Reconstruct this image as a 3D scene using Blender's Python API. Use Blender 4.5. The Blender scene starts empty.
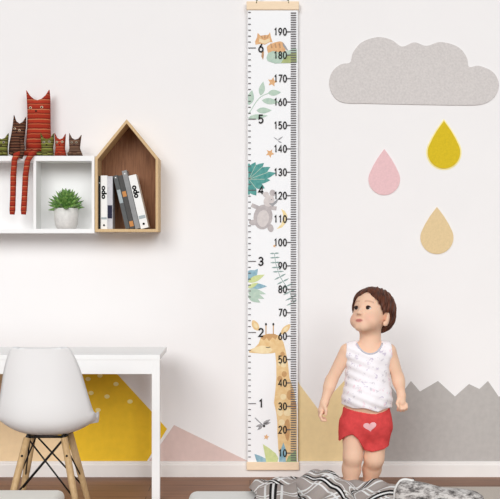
import bpy, bmesh, math, random
import numpy as np
from mathutils import Vector, Matrix
from mathutils.bvhtree import BVHTree

random.seed(4); rng = np.random.RandomState(7)
COL = bpy.context.scene.collection
D = 5.0; F = 1170.0; CZ = 0.97          # camera distance to the wall, focal length, eye height

def W(px, py, d):                        # a point at distance d from the lens, in metres
    return Vector(((px-250)*d/F, d-D, CZ-(py-249.5)*d/F))
def XZ(px, py, d):
    return ((px-250)*d/F, CZ-(py-249.5)*d/F)

# ------------------------------------------------------------------ materials
def lin(c):
    def f(v):
        v = v/255.0
        return v/12.92 if v <= .04045 else ((v+.055)/1.055)**2.4
    return (f(c[0]), f(c[1]), f(c[2]), 1)

def new_mat(name):
    m = bpy.data.materials.new(name); m.use_nodes = True
    nt = m.node_tree
    return m, nt, nt.nodes['Principled BSDF']

def mat(name, c, rough=.6, var=.06, scale=30, bump=0, spec=.3, c2=None, stretch=None, metal=0):
    m, nt, b = new_mat(name)
    b.inputs['Roughness'].default_value = rough
    b.inputs['Specular IOR Level'].default_value = spec
    b.inputs['Metallic'].default_value = metal
    tc = nt.nodes.new('ShaderNodeTexCoord')
    n = nt.nodes.new('ShaderNodeTexNoise'); n.inputs['Scale'].default_value = scale
    n.inputs['Detail'].default_value = 4
    src = tc.outputs['Object']
    if stretch:
        mp = nt.nodes.new('ShaderNodeMapping'); mp.inputs['Scale'].default_value = stretch
        nt.links.new(src, mp.inputs['Vector']); src = mp.outputs['Vector']
    nt.links.new(src, n.inputs['Vector'])
    r = nt.nodes.new('ShaderNodeValToRGB')
    a = lin(c); bcol = lin(c2) if c2 else tuple(v*(1-var*2) for v in a[:3])+(1,)
    if not c2: a = tuple(min(1, v*(1+var)) for v in a[:3])+(1,)
    r.color_ramp.elements[0].position = .3; r.color_ramp.elements[0].color = bcol
    r.color_ramp.elements[1].position = .7; r.color_ramp.elements[1].color = a
    nt.links.new(n.outputs['Fac'], r.inputs['Fac'])
    nt.links.new(r.outputs['Color'], b.inputs['Base Color'])
    if bump:
        bp = nt.nodes.new('ShaderNodeBump'); bp.inputs['Strength'].default_value = bump
        bp.inputs['Distance'].default_value = .002
        nt.links.new(n.outputs['Fac'], bp.inputs['Height']); nt.links.new(bp.outputs['Normal'], b.inputs['Normal'])
    return m

def knit(name, cols, freq, wob=.004):
    """bands of wool running round a stuffed toy, along its own height"""
    m, nt, b = new_mat(name); b.inputs['Roughness'].default_value = .95
    b.inputs['Specular IOR Level'].default_value = .1
    tc = nt.nodes.new('ShaderNodeTexCoord')
    sep = nt.nodes.new('ShaderNodeSeparateXYZ'); nt.links.new(tc.outputs['Object'], sep.inputs[0])
    n = nt.nodes.new('ShaderNodeTexNoise'); n.inputs['Scale'].default_value = 40
    nt.links.new(tc.outputs['Object'], n.inputs['Vector'])
    ad = nt.nodes.new('ShaderNodeMath'); ad.operation = 'MULTIPLY_ADD'
    nt.links.new(n.outputs['Fac'], ad.inputs[0]); ad.inputs[1].default_value = wob; nt.links.new(sep.outputs['Z'], ad.inputs[2])
    mu = nt.nodes.new('ShaderNodeMath'); mu.operation = 'MULTIPLY'; mu.inputs[1].default_value = freq
    nt.links.new(ad.outputs[0], mu.inputs[0])
    fr = nt.nodes.new('ShaderNodeMath'); fr.operation = 'FRACT'; nt.links.new(mu.outputs[0], fr.inputs[0])
    r = nt.nodes.new('ShaderNodeValToRGB'); r.color_ramp.interpolation = 'CONSTANT'
    els = r.color_ramp.elements
    for i, (p, c) in enumerate(cols):
        e = els[i] if i < 2 else els.new(p)
        e.position = p; e.color = lin(c)
    nt.links.new(fr.outputs[0], r.inputs['Fac'])
    mx = nt.nodes.new('ShaderNodeMix'); mx.data_type = 'RGBA'; mx.blend_type = 'MULTIPLY'; mx.inputs['Factor'].default_value = .35
    n2 = nt.nodes.new('ShaderNodeTexNoise'); n2.inputs['Scale'].default_value = 220; nt.links.new(tc.outputs['Object'], n2.inputs['Vector'])
    nt.links.new(r.outputs['Color'], mx.inputs['A']); nt.links.new(n2.outputs['Color'], mx.inputs['B'])
    nt.links.new(mx.outputs['Result'], b.inputs['Base Color'])
    return m

# ------------------------------------------------------------------ objects
def tag(o, label=None, cat=None, group=None, kind=None):
    if label: o['label'] = label
    if cat: o['category'] = cat
    if group: o['group'] = group
    if kind: o['kind'] = kind
    return o

def thing(name, loc, label, cat, group=None):
    o = bpy.data.objects.new(name, None); COL.objects.link(o); o.location = loc; o.empty_display_size = .05
    return tag(o, label, cat, group)

def wloc(o):
    l = Vector((0, 0, 0))
    while o: l += o.location; o = o.parent
    return l

def obj(name, bm, m, parent=None, smooth=False, label=None):
    """link a bmesh whose vertices are in world metres as ONE object"""
    me = bpy.data.meshes.new(name)
    vs = [v.co for v in bm.verts]
    lo = Vector((min(v[i] for v in vs) for i in range(3))); hi = Vector((max(v[i] for v in vs) for i in range(3)))
    org = Vector(((lo.x+hi.x)/2, (lo.y+hi.y)/2, lo.z))
    for v in bm.verts: v.co -= org
    bm.to_mesh(me); bm.free()
    for mm in (m if isinstance(m, (list, tuple)) else [m]): me.materials.append(mm)
    if smooth: me.polygons.foreach_set('use_smooth', [True]*len(me.polygons))
    o = bpy.data.objects.new(name, me); COL.objects.link(o)
    o.location = org - (wloc(parent) if parent else Vector((0, 0, 0)))
    if parent: o.parent = parent
    if label: o['label'] = label
    return o

def box(bm, lo, hi, bev=0, mi=0):
    b = bmesh.new(); bmesh.ops.create_cube(b, size=1)
    for v in b.verts: v.co = Vector(((lo[i]+hi[i])/2 + v.co[i]*(hi[i]-lo[i]) for i in range(3)))
    if bev: bmesh.ops.bevel(b, geom=list(b.edges), offset=bev, segments=3, affect='EDGES', profile=.5)
    merge(bm, b, mi); return bm
def merge(bm, b, mi=0, mtx=None):
    if mtx is not None: bmesh.ops.transform(b, matrix=mtx, verts=b.verts)
    mp = {v: bm.verts.new(v.co) for v in b.verts}
    for f in b.faces:
        try:
            nf = bm.faces.new([mp[v] for v in f.verts]); nf.material_index = mi; nf.smooth = f.smooth
        except ValueError: pass
    b.free()
def bx(lo, hi, bev=0): return box(bmesh.new(), lo, hi, bev)

def prism(bm, pts, y0, y1, mi=0, bev=0):
    """a flat outline in x,z given real thickness from y0 (front) to y1 (back)"""
    b = bmesh.new()
    f = [b.verts.new((x, y0, z)) for x, z in pts]; k = [b.verts.new((x, y1, z)) for x, z in pts]
    b.faces.new(f); b.faces.new(k[::-1]); n = len(pts)
    for i in range(n): b.faces.new((f[i], k[i], k[(i+1) % n], f[(i+1) % n]))
    bmesh.ops.recalc_face_normals(b, faces=b.faces)
    if bev: bmesh.ops.bevel(b, geom=list(b.edges), offset=bev, segments=2, affect='EDGES')
    merge(bm, b, mi); return bm

def tube(bm, pts, r, seg=10, mi=0, r2=None):
    pts = [Vector(p) for p in pts]; n = len(pts); rings = []
    up = Vector((0, 0, 1))
    for i, p in enumerate(pts):
        t = (pts[min(i+1, n-1)]-pts[max(i-1, 0)]).normalized()
        a = t.cross(up)
        if a.length < 1e-3: a = t.cross(Vector((1, 0, 0)))
        a.normalize(); c = t.cross(a)
        rr = (r[i] if isinstance(r, (list, tuple)) else (r if r2 is None else r+(r2-r)*i/(n-1)))
        rings.append([bm.verts.new(p+a*rr*math.cos(2*math.pi*k/seg)+c*rr*math.sin(2*math.pi*k/seg)) for k in range(seg)])
    for i in range(n-1):
        for k in range(seg):
            f = bm.faces.new((rings[i][k], rings[i][(k+1) % seg], rings[i+1][(k+1) % seg], rings[i+1][k])); f.smooth = True; f.material_index = mi
    for rg in (rings[0][::-1], rings[-1]):
        f = bm.faces.new(rg); f.material_index = mi
    return bm

def lathe(bm, prof, c, seg=32, mi=0):
    rings = [[bm.verts.new((c[0]+r*math.cos(2*math.pi*k/seg), c[1]+r*math.sin(2*math.pi*k/seg), c[2]+z)) for k in range(seg)] for r, z in prof]
    for i in range(len(rings)-1):
        for k in range(seg):
            f = bm.faces.new((rings[i][k], rings[i][(k+1) % seg], rings[i+1][(k+1) % seg], rings[i+1][k])); f.smooth = True; f.material_index = mi
    bm.faces.new(rings[0][::-1]); bm.faces.new(rings[-1])
    return bm

def spline(pts, n=6, closed=True):
    out = []; N = len(pts)
    for i in range(N if closed else N-1):
        g = lambda j: np.array(pts[j % N] if closed else pts[max(0, min(N-1, j))], float)
        p0, p1, p2, p3 = g(i-1), g(i), g(i+1), g(i+2)
        for k in range(n):
            t = k/n
            out.append(tuple(.5*((2*p1)+(-p0+p2)*t+(2*p0-5*p1+4*p2-p3)*t*t+(-p0+3*p1-3*p2+p3)*t**3)))
    if not closed: out.append(tuple(pts[-1]))
    return out

def pillow(bm, outline, c, T, y0, K=8, pw=.7, mi=0):
    """a stuffed shape: outline (x,z) puffed to thickness T on both sides of y0"""
    n = len(outline); fr = []; bk = []
    for k in range(1, K+1):
        t = k/K*math.pi/2; s = math.sin(t); h = T*max(0, math.cos(t))**pw
        ring = [(c[0]+(x-c[0])*s, c[1]+(z-c[1])*s) for x, z in outline]
        fr.append([bm.verts.new((x, y0-h, z)) for x, z in ring])
        bk.append(fr[-1] if k == K else [bm.verts.new((x, y0+h, z)) for x, z in ring])
    a = bm.verts.new((c[0], y0-T, c[1])); b = bm.verts.new((c[0], y0+T, c[1]))
    fs = []
    for i in range(n):
        j = (i+1) % n
        fs.append(bm.faces.new((a, fr[0][i], fr[0][j]))); fs.append(bm.faces.new((b, bk[0][j], bk[0][i])))
        for k in range(K-1):
            fs.append(bm.faces.new((fr[k][i], fr[k+1][i], fr[k+1][j], fr[k][j])))
            fs.append(bm.faces.new((bk[k][j], bk[k+1][j], bk[k+1][i], bk[k][i])))
    for f in fs: f.smooth = True; f.material_index = mi
    bmesh.ops.recalc_face_normals(bm, faces=fs)
    return bm

def ellipsoid(bm, c, r, M3=None, seg=16, mi=0):
    b = bmesh.new(); bmesh.ops.create_uvsphere(b, u_segments=seg, v_segments=max(8, seg*2//3), radius=1)
    for v in b.verts:
        q = Vector((v.co.x*r[0], v.co.y*r[1], v.co.z*r[2]))
        v.co = (M3 @ q if M3 else q)+Vector(c)
    for f in b.faces: f.smooth = True
    merge(bm, b, mi); return bm

# ------------------------------------------------------------------ implicit surfaces (surface nets)
class Field:
    def __init__(s, lo, hi, h):
        s.lo = np.array(lo, np.float32); s.h = h
        s.n = np.ceil((np.array(hi)-np.array(lo))/h).astype(int)+1
        s.g = np.full(s.n, 9.0, np.float32)
        s.ax = [s.lo[i]+h*np.arange(s.n[i], dtype=np.float32) for i in range(3)]
    def grid(s, lo=None, hi=None):
        if lo is None: sl = [slice(0, k) for k in s.n]
        else:
            a = np.clip(np.floor((np.array(lo)-s.lo)/s.h).astype(int), 0, s.n); b = np.clip(np.ceil((np.array(hi)-s.lo)/s.h).astype(int)+1, 0, s.n)
            sl = [slice(a[i], b[i]) for i in range(3)]
        return tuple(sl), np.meshgrid(*[s.ax[i][sl[i]] for i in range(3)], indexing='ij')
    def add(s, fn, lo, hi, k=.01, m=.05):
        sl, (x, y, z) = s.grid(np.array(lo)-m, np.array(hi)+m)
        d = fn(x, y, z); a = s.g[sl]
        if k > 0:
            hh = np.clip(.5+.5*(a-d)/k, 0, 1); s.g[sl] = a+(d-a)*hh-k*hh*(1-hh)
        else: s.g[sl] = np.minimum(a, d)
    def cap(s, a, b, r1, r2, k=.01, ys=1.0):
        a = np.array(a); b = np.array(b); ab = b-a; sc = np.array([1, 1/ys, 1])
        abs_ = ab*sc; L = float((abs_**2).sum())+1e-9; R = max(r1, r2)
        def fn(x, y, z):
            px, py, pz = x-a[0], (y-a[1])/ys, z-a[2]
            t = np.clip((px*abs_[0]+py*abs_[1]+pz*abs_[2])/L, 0, 1)
            return np.sqrt((px-t*abs_[0])**2+(py-t*abs_[1])**2+(pz-t*abs_[2])**2)-(r1+(r2-r1)*t)
        s.add(fn, np.minimum(a, b)-R, np.maximum(a, b)+R, k)
    def ell(s, c, r, k=.01, R3=None):
        c = np.array(c); R = max(r)
        def fn(x, y, z):
            q = [x-c[0], y-c[1], z-c[2]]
            if R3 is not None: q = [R3[i][0]*q[0]+R3[i][1]*q[1]+R3[i][2]*q[2] for i in range(3)]
            k0 = np.sqrt(sum((q[i]/r[i])**2 for i in range(3))); k1 = np.sqrt(sum((q[i]/r[i]**2)**2 for i in range(3)))+1e-6
            return k0*(k0-1)/k1
        s.add(fn, c-R, c+R, k)
    def mesh(s):
        g = s.g; n = s.n; sg = g < 0
        cs = np.zeros(n-1, np.int32)
        for dx in (0, 1):
            for dy in (0, 1):
                for dz in (0, 1): cs += sg[dx:n[0]-1+dx, dy:n[1]-1+dy, dz:n[2]-1+dz]
        act = (cs > 0) & (cs < 8); idx = np.full(n-1, -1, np.int64); ii = np.argwhere(act); idx[act] = np.arange(len(ii))
        acc = np.zeros((len(ii), 3)); cnt = np.zeros(len(ii))
        cor = [(0, 0, 0), (1, 0, 0), (0, 1, 0), (1, 1, 0), (0, 0, 1), (1, 0, 1), (0, 1, 1), (1, 1, 1)]
        for a in cor:
            for ax in range(3):
                if a[ax]: continue
                b = list(a); b[ax] = 1
                va = g[ii[:, 0]+a[0], ii[:, 1]+a[1], ii[:, 2]+a[2]]; vb = g[ii[:, 0]+b[0], ii[:, 1]+b[1], ii[:, 2]+b[2]]
                x = (va < 0) != (vb < 0); t = np.where(x, va/np.where(x, va-vb, 1), 0)
                p = np.tile(np.array(a, float), (len(ii), 1)); p[:, ax] += t
                acc += p*x[:, None]; cnt += x
        V = s.lo+s.h*(ii+acc/np.maximum(cnt, 1)[:, None])
        Q = []
        for ax in range(3):
            u, w = (ax+1) % 3, (ax+2) % 3
            s0 = [slice(1, n[i]-1) for i in range(3)]; s1 = list(s0); s0[ax] = slice(0, n[ax]-1); s1[ax] = slice(1, n[ax])
            A = sg[tuple(s0)]; B = sg[tuple(s1)]; e = np.argwhere(A != B)
            off = np.array([1, 1, 1]); off[ax] = 0; e2 = e+off; fl = A[tuple(e.T)]
            def ci(du, dw):
                q = e2.copy(); q[:, u] -= du; q[:, w] -= dw; return idx[tuple(q.T)]
            q = np.stack([ci(1, 1), ci(0, 1), ci(0, 0), ci(1, 0)], 1)
            q[~fl] = q[~fl][:, ::-1]; Q.append(q)
        return V, np.concatenate(Q)

def np_obj(name, V, Q, m, parent, smooth=True, relax=2, label=None, tint=None):
    if relax:                                            # light smoothing
        E = np.concatenate([Q[:, [0, 1]], Q[:, [1, 2]], Q[:, [2, 3]], Q[:, [3, 0]]])
        for _ in range(relax):
            S = np.zeros_like(V); C = np.zeros(len(V))
            np.add.at(S, E[:, 0], V[E[:, 1]]); np.add.at(C, E[:, 0], 1)
            np.add.at(S, E[:, 1], V[E[:, 0]]); np.add.at(C, E[:, 1], 1)
            V = V*.5+.5*S/np.maximum(C, 1)[:, None]
    org = Vector((float(V[:, 0].mean()), float(V[:, 1].mean()), float(V[:, 2].min())))
    me = bpy.data.meshes.new(name); me.from_pydata((V-np.array(org)).tolist(), [], Q.tolist()); me.update()
    me.polygons.foreach_set('use_smooth', [smooth]*len(me.polygons)); me.materials.append(m)
    if tint is not None:
        at = me.color_attributes.new('tint', 'FLOAT_COLOR', 'POINT')
        at.data.foreach_set('color', np.concatenate([tint(V), np.ones((len(V), 1))], 1).astype(np.float32).ravel())
    o = bpy.data.objects.new(name, me); COL.objects.link(o); o.location = org-(wloc(parent) if parent else Vector((0, 0, 0)))
    if parent: o.parent = parent
    if label: o['label'] = label
    return o, V, Q

# ------------------------------------------------------------------ the room
wall_m = mat('wall_paint', (243, 240, 239), .9, .004, 6, spec=.1)
base_m = mat('skirting_paint', (236, 231, 227), .5, .02, 8)
def floor_material():
    m, nt, b = new_mat('oak_floor'); b.inputs['Roughness'].default_value = .55
    tc = nt.nodes.new('ShaderNodeTexCoord')
    br = nt.nodes.new('ShaderNodeTexBrick'); br.offset = .37
    br.inputs['Scale'].default_value = 1; br.inputs['Brick Width'].default_value = 1.1; br.inputs['Row Height'].default_value = .11
    br.inputs['Mortar Size'].default_value = .0018; br.inputs['Bias'].default_value = 0
    br.inputs['Color1'].default_value = lin((158, 112, 82)); br.inputs['Color2'].default_value = lin((136, 98, 76)); br.inputs['Mortar'].default_value = lin((70, 45, 32))
    nt.links.new(tc.outputs['Object'], br.inputs['Vector'])
    mp = nt.nodes.new('ShaderNodeMapping'); mp.inputs['Scale'].default_value = (2.5, 45, 1); nt.links.new(tc.outputs['Object'], mp.inputs['Vector'])
    n = nt.nodes.new('ShaderNodeTexNoise'); n.inputs['Scale'].default_value = 2; n.inputs['Detail'].default_value = 6; nt.links.new(mp.outputs['Vector'], n.inputs['Vector'])
    r = nt.nodes.new('ShaderNodeValToRGB'); r.color_ramp.elements[0].position = .3; r.color_ramp.elements[0].color = (.55, .52, .5, 1); r.color_ramp.elements[1].position = .7; r.color_ramp.elements[1].color = (1, 1, 1, 1)
    nt.links.new(n.outputs['Fac'], r.inputs['Fac'])
    mx = nt.nodes.new('ShaderNodeMix'); mx.data_type = 'RGBA'; mx.blend_type = 'MULTIPLY'; mx.inputs['Factor'].default_value = .75
    nt.links.new(br.outputs['Color'], mx.inputs['A']); nt.links.new(r.outputs['Color'], mx.inputs['B'])
    nt.links.new(mx.outputs['Result'], b.inputs['Base Color'])
    return m
tag(obj('wall_back', bx((-3, 0, 0), (3, .12, 2.7)), wall_m), kind='structure')
tag(obj('floor', bx((-3, -6, -.05), (3, .12, 0)), floor_material()), kind='structure')
bb = bmesh.new()
prism(bb, [(0, 0), (-.014, 0), (-.014, .050), (-.010, .056), (-.010, .060), (-.004, .066), (0, .066)], -3, 3)
bmesh.ops.transform(bb, matrix=Matrix(((0, 1, 0, 0), (1, 0, 0, 0), (0, 0, 1, 0), (0, 0, 0, 1))), verts=bb.verts)
bmesh.ops.recalc_face_normals(bb, faces=bb.faces)
tag(obj('baseboard_back', bb, base_m), kind='structure')

# ------------------------------------------------------------------ wall decals
dz = 4.998
peach_m = mat('peach_paint', (243, 214, 172), .9, .02, 40, spec=.1)
peach2_m = mat('sand_paint', (242, 217, 166), .9, .02, 40, spec=.1)
yellow_m = mat('mustard_paint', (238, 194, 54), .9, .03, 30, spec=.1)
cream_m = mat('cream_dot_paint', (250, 232, 160), .9, .02, 40, spec=.1)
pink_m = mat('dusty_pink_paint', (222, 197, 190), .9, .02, 40, spec=.1)
grey_m = mat('warm_grey_paint', (186, 181, 177), .9, .03, 40, spec=.1)
BT = .0665
def decal_pts(pp, d=dz): return [XZ(x, y, d) for x, y in pp]
def mountain(name, pts, m, label, y0, y1):
    p = [(x, max(z, BT)) for x, z in decal_pts(pts)]
    return tag(obj(name, prism(bmesh.new(), p, y0, y1), m), label, 'wall decal', 'mountain decals along the wall')
ym = thing('mountain_decal', W(120, 461, 5), 'mustard yellow mountain decal dotted with cream spots, under the desk', 'wall decal', 'mountain decals along the wall')
p = [(x, max(z, BT)) for x, z in decal_pts([(97, 353), (117, 374), (152, 412), (167, 429), (147, 462), (50, 462), (28, 440)])]
obj('painted_face', prism(bmesh.new(), p, -.0015, 0), yellow_m, ym)
for (x, y) in [(88, 379), (100, 375.5), (116, 384), (91, 393), (107, 396.5), (130, 401.5), (98, 410), (92, 366), (106, 367)]:
    c = XZ(x, y, dz); R = .0105
    obj('painted_dot', prism(bmesh.new(), [(c[0]+R*1.1*math.cos(a*math.pi/8), c[1]+R*.85*math.sin(a*math.pi/8)) for a in range(16)], -.0021, -.0014), cream_m, ym)
mountain('mountain_decal', [(-70, 462), (-8, 358), (80, 462)], peach_m, 'peach mountain decal at the far left behind the white chair', -.0034, -.0024)
mountain('mountain_decal', [(174, 425), (248, 462), (149, 462)], pink_m, 'low dusty pink mountain decal between desk leg and height chart', -.0034, -.0024)
mountain('mountain_decal', [(252, 462), (252, 440), (296, 378), (300, 385), (318, 409), (345, 380), (372, 408), (400, 462)], peach2_m, 'sand coloured zigzag mountain decal between height chart and child', -.0012, 0)
mountain('mountain_decal', [(345, 462), (372, 415), (390, 385), (399, 397), (411, 381), (420, 391.5), (438, 381), (455, 396.5), (469, 384), (479.5, 389), (488, 381), (499, 397), (512, 384), (530, 400), (560, 380), (600, 462)], grey_m, 'wide grey zigzag mountain decal on the wall right of the child', -.0026, -.0013)

cloud_m = mat('grey_felt', (214, 208, 205), .95, .05, 120, .3, spec=.1)
cp = [(55, 208), (25, 190), (12, 155), (20, 120), (45, 98), (72, 92), (80, 65), (105, 35), (150, 20), (190, 28), (220, 47), (255, 35), (290, 45), (330, 34), (380, 48), (405, 78), (412, 105), (440, 102), (480, 120), (497, 155), (485, 190), (450, 212), (380, 215), (200, 212), (120, 210)]
cp = [(325+x*.35, 30+y*.35) for x, y in cp]
tag(obj('cloud_decal', prism(bmesh.new(), decal_pts(spline(cp, 5), 4.996), -.004, 0, bev=.0008), cloud_m), 'large pale grey felt cloud decal high on the wall', 'wall decal')
def drop(cx, top, bot, w):
    pts = []; h = bot-top; r = w/2; cy = bot-r
    for a in np.linspace(-25, 205, 24):
        pts.append((cx+r*math.cos(math.radians(a)), cy+r*math.sin(math.radians(a))))
    x0, y0 = pts[-1]
    for t in (.3, .6, .85): pts.append((x0+(cx-x0)*t-1.2*math.sin(t*math.pi), y0+(top-y0)*t))
    pts.append((cx, top))
    x1, y1 = pts[0]
    for t in (.85, .6, .3): pts.append((x1+(cx-x1)*t+1.2*math.sin(t*math.pi), y1+(top-y1)*t))
    return pts
yd_m = mat('mustard_felt', (219, 190, 45), .95, .04, 120, .3, spec=.1)
pd_m = mat('pink_felt', (236, 196, 198), .95, .03, 120, .3, spec=.1)
bd_m = mat('sand_felt', (229, 203, 158), .95, .03, 120, .3, spec=.1)
edge_m = mat('pale_yellow_backing', (248, 236, 170), .95, .02, 60, spec=.1)
yr = thing('raindrop_decal', W(444, 169, 5), 'mustard yellow raindrop decal with pale border, top right under the cloud', 'wall decal', 'raindrop decals under the cloud')
obj('felt_face', prism(bmesh.new(), decal_pts(drop(444, 121, 168.5, 32.5), 4.996), -.004, -.001), yd_m, yr)
obj('backing', prism(bmesh.new(), decal_pts(drop(444, 119, 170, 35.5), 4.996), -.0014, 0), edge_m, yr)
tag(obj('raindrop_decal', prism(bmesh.new(), decal_pts(drop(384.3, 149, 195, 31.5), 4.996), -.004, 0), pd_m), 'pale pink raindrop decal, leftmost under the cloud', 'wall decal', 'raindrop decals under the cloud')
tag(obj('raindrop_decal', prism(bmesh.new(), decal_pts(drop(437, 207, 254, 33), 4.996), -.004, 0), bd_m), 'sand beige raindrop decal, lowest of the drops under the cloud', 'wall decal', 'raindrop decals under the cloud')

# ------------------------------------------------------------------ height chart
dc = 4.976; yF = dc-D
bar_m = mat('pale_pine', (247, 222, 190), .6, .04, 20, stretch=(2, 20, 30))
canvas_m = mat('white_canvas', (247, 247, 248), .9, .004, 200, spec=.1)
ink_m = mat('black_ink', (50, 48, 48), .9, .02, 50, spec=.05)
tick_m = mat('grey_ink', (112, 108, 110), .9, .02, 50, spec=.05)
ch = thing('height_chart', W(273, 470, 4.97), 'tall white canvas height chart with animal prints and wooden bars', 'height chart')
x0, z0 = XZ(247.6, 466, dc); x1, z1 = XZ(297.8, 6, dc)
obj('canvas', bx((x0, yF, z0), (x1, yF+.002, z1)), canvas_m, ch)
xa, _ = XZ(246.5, 0, dc); xb, _ = XZ(299, 0, dc)
_, za = XZ(0, 10, dc); _, zb = XZ(0, 1.5, dc)
obj('top_bar', bx((xa, yF-.006, za), (xb, yF+.008, zb), .003), bar_m, ch)
_, za2 = XZ(0, 470, dc); _, zb2 = XZ(0, 461.8, dc)
obj('bottom_bar', bx((xa, yF-.006, za2), (xb, yF+.008, zb2), .003), bar_m, ch)
nail = W(272.5, -22, 4.99)
st = bmesh.new()
for px in (256.5, 288.5):
    a = W(px, 3, dc-.007); t = W(px, 1, dc-.002)
    tube(st, [a, t, nail+Vector((0, -.004, 0))], .0022, 8)
obj('hanging_string', st, mat('olive_cord', (92, 100, 60), .9), ch)
obj('nail', lathe(bmesh.new(), [(.004, 0), (.004, .004)], (nail.x, nail.y-.012, nail.z)), mat('steel', (120, 120, 120), .4, metal=.8), ch)

def flat(bm, pp, layer, mi=0):
    pp = [(min(297.5, max(248, x)), y) for x, y in pp]; f = bm.faces.new([bm.verts.new((XZ(x, y, dc)[0], yF-.0004-.00025*layer, XZ(x, y, dc)[1])) for x, y in pp]); f.material_index = mi
def seg_line(bm, a, b, w, layer, mi=0):
    a = np.array(a, float); b = np.array(b, float); t = (b-a)/np.linalg.norm(b-a); n = np.array((-t[1], t[0]))*w/2
    flat(bm, [a+n, b+n, b-n, a-n], layer, mi)
def leaf(bm, a, b, w, layer, mi=0):
    a = np.array(a, float); b = np.array(b, float); n = np.array((-(b-a)[1], (b-a)[0])); n = n/np.linalg.norm(n)*w
    L = [a+(b-a)*t+n*.5*math.sin(math.pi*t**.8) for t in np.linspace(0, 1, 9)]; R = [a+(b-a)*t-n*.5*math.sin(math.pi*t**.8) for t in np.linspace(1, 0, 9)]
    flat(bm, L+R[1:-1], layer, mi)
def oval(bm, c, rx, ry, layer, mi=0, rot=0):
    cr, sr = math.cos(rot), math.sin(rot)
    flat(bm, [(c[0]+rx*math.cos(a)*cr-ry*math.sin(a)*sr, c[1]+rx*math.cos(a)*sr+ry*math.sin(a)*cr) for a in np.linspace(0, 2*math.pi, 20)[:-1]], layer, mi)
def star(bm, c, r, layer, mi=0, rot=.2):
    flat(bm, [(c[0]+(r if i % 2 == 0 else r*.48)*math.sin(rot+i*math.pi/5), c[1]-(r if i % 2 == 0 else r*.48)*math.cos(rot+i*math.pi/5)) for i in range(10)], layer, mi)
def wc(name, a, b):
    f_ = lambda c: tuple(v+(248-v)*.17 for v in c); a, b = f_(a), f_(b)
    return mat('watercolour_'+name, a, .95, c2=b, scale=55, spec=.05)
M_or = wc('orange', (232, 180, 122), (214, 150, 96)); M_br = wc('brown', (196, 148, 104), (170, 118, 78)); M_cr = wc('cream', (244, 222, 180), (236, 208, 160))
M_gi = wc('giraffe', (240, 205, 145), (228, 182, 116)); M_gd = wc('giraffe_spots', (205, 155, 95), (190, 135, 80)); M_gl = wc('giraffe_light', (248, 226, 178), (240, 212, 155))
M_gr = wc('sage', (190, 210, 190), (160, 190, 172)); M_dg = wc('moss', (170, 180, 110), (140, 155, 95)); M_te = wc('teal', (84, 160, 150), (40, 122, 118))
M_bl = wc('blue', (150, 190, 205), (100, 150, 170)); M_lg = wc('lime', (216, 222, 150), (192, 208, 130)); M_mo = wc('mouse', (196, 186, 184), (165, 155, 156))
M_ml = wc('mouse_belly', (218, 208, 204), (200, 190, 188)); M_ye = wc('moon', (248, 228, 175), (240, 210, 140)); M_fe = wc('fern', (150, 172, 165), (110, 140, 135)); M_gy = wc('grey', (170, 168, 170), (125, 125, 130))
def cr(o, s): return lambda x, y: (o[0]+x*s, o[1]+y*s)
# fox with bush
q = cr((245, 0), .1203); b = bmesh.new()
flat(b, [q(*t) for t in [(105, 272), (128, 297), (165, 292), (192, 290), (208, 268), (216, 310), (230, 352), (200, 352), (165, 372), (130, 364), (88, 372), (84, 345), (100, 310)]], 1, 0)
flat(b, [q(*t) for t in [(120, 320), (160, 335), (205, 318), (208, 345), (165, 365), (115, 350)]], 2, 2)
for t in ((130, 297, 150, 320), (165, 292, 165, 318), (195, 292, 182, 318)): seg_line(b, q(t[0], t[1]), q(t[2], t[3]), 1, 3, 1)
flat(b, [q(*t) for t in spline([(182, 400), (200, 372), (250, 352), (300, 345), (330, 372), (335, 430), (300, 470), (210, 470)], 3)], 1, 0)
for xx in (215, 250, 285): seg_line(b, q(xx, 362), q(xx+8, 400), 1.4, 2, 1)
flat(b, [q(*t) for t in [(310, 350), (340, 385), (362, 425), (345, 418), (318, 385)]], 3, 3)
flat(b, [q(*t) for t in [(140, 425), (158, 428), (156, 470), (150, 499), (136, 470)]], 1, 1)
flat(b, [(266.5, 58), (268, 53), (273, 51), (280, 52.5), (290, 50), (294.5, 48), (296.8, 49), (296.8, 63), (275, 63.5), (267.5, 61)], 4, 4)
flat(b, [(281, 63), (284, 58), (290, 54), (296.5, 52), (296.5, 63)], 5, 5)
obj('fox_print', b, [M_or, M_br, M_cr, M_gy, M_gr, M_dg], ch)
# small stars
b = bmesh.new()
for c_, r_, o_ in (((272.4, 82), 5, .2), ((270, 153.3), 4.5, .5), ((266.3, 437), 3, .2), ((274.5, 246), 1.8, .2)):
    b = bmesh.new(); star(b, c_, r_, 1, 0, o_); obj('star_print', b, [M_or], ch)
# branch
q = cr((245, 60), .1203); b = bmesh.new()
sp = spline([(30, 450), (60, 400), (95, 345), (140, 300), (215, 270)], 6, False)
for i in range(len(sp)-1): seg_line(b, q(*sp[i]), q(*sp[i+1]), .8, 1, 0)
for a_, c_, w_ in (((130, 295), (152, 178), 6), ((190, 275), (300, 268), 6), ((140, 335), (285, 352), 6.2), ((95, 420), (222, 418), 6), ((30, 375), (60, 250), 7.5), ((25, 480), (190, 462), 5)): leaf(b, q(*a_), q(*c_), w_, 2, 0)
obj('branch_print', b, [M_gr], ch)
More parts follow.
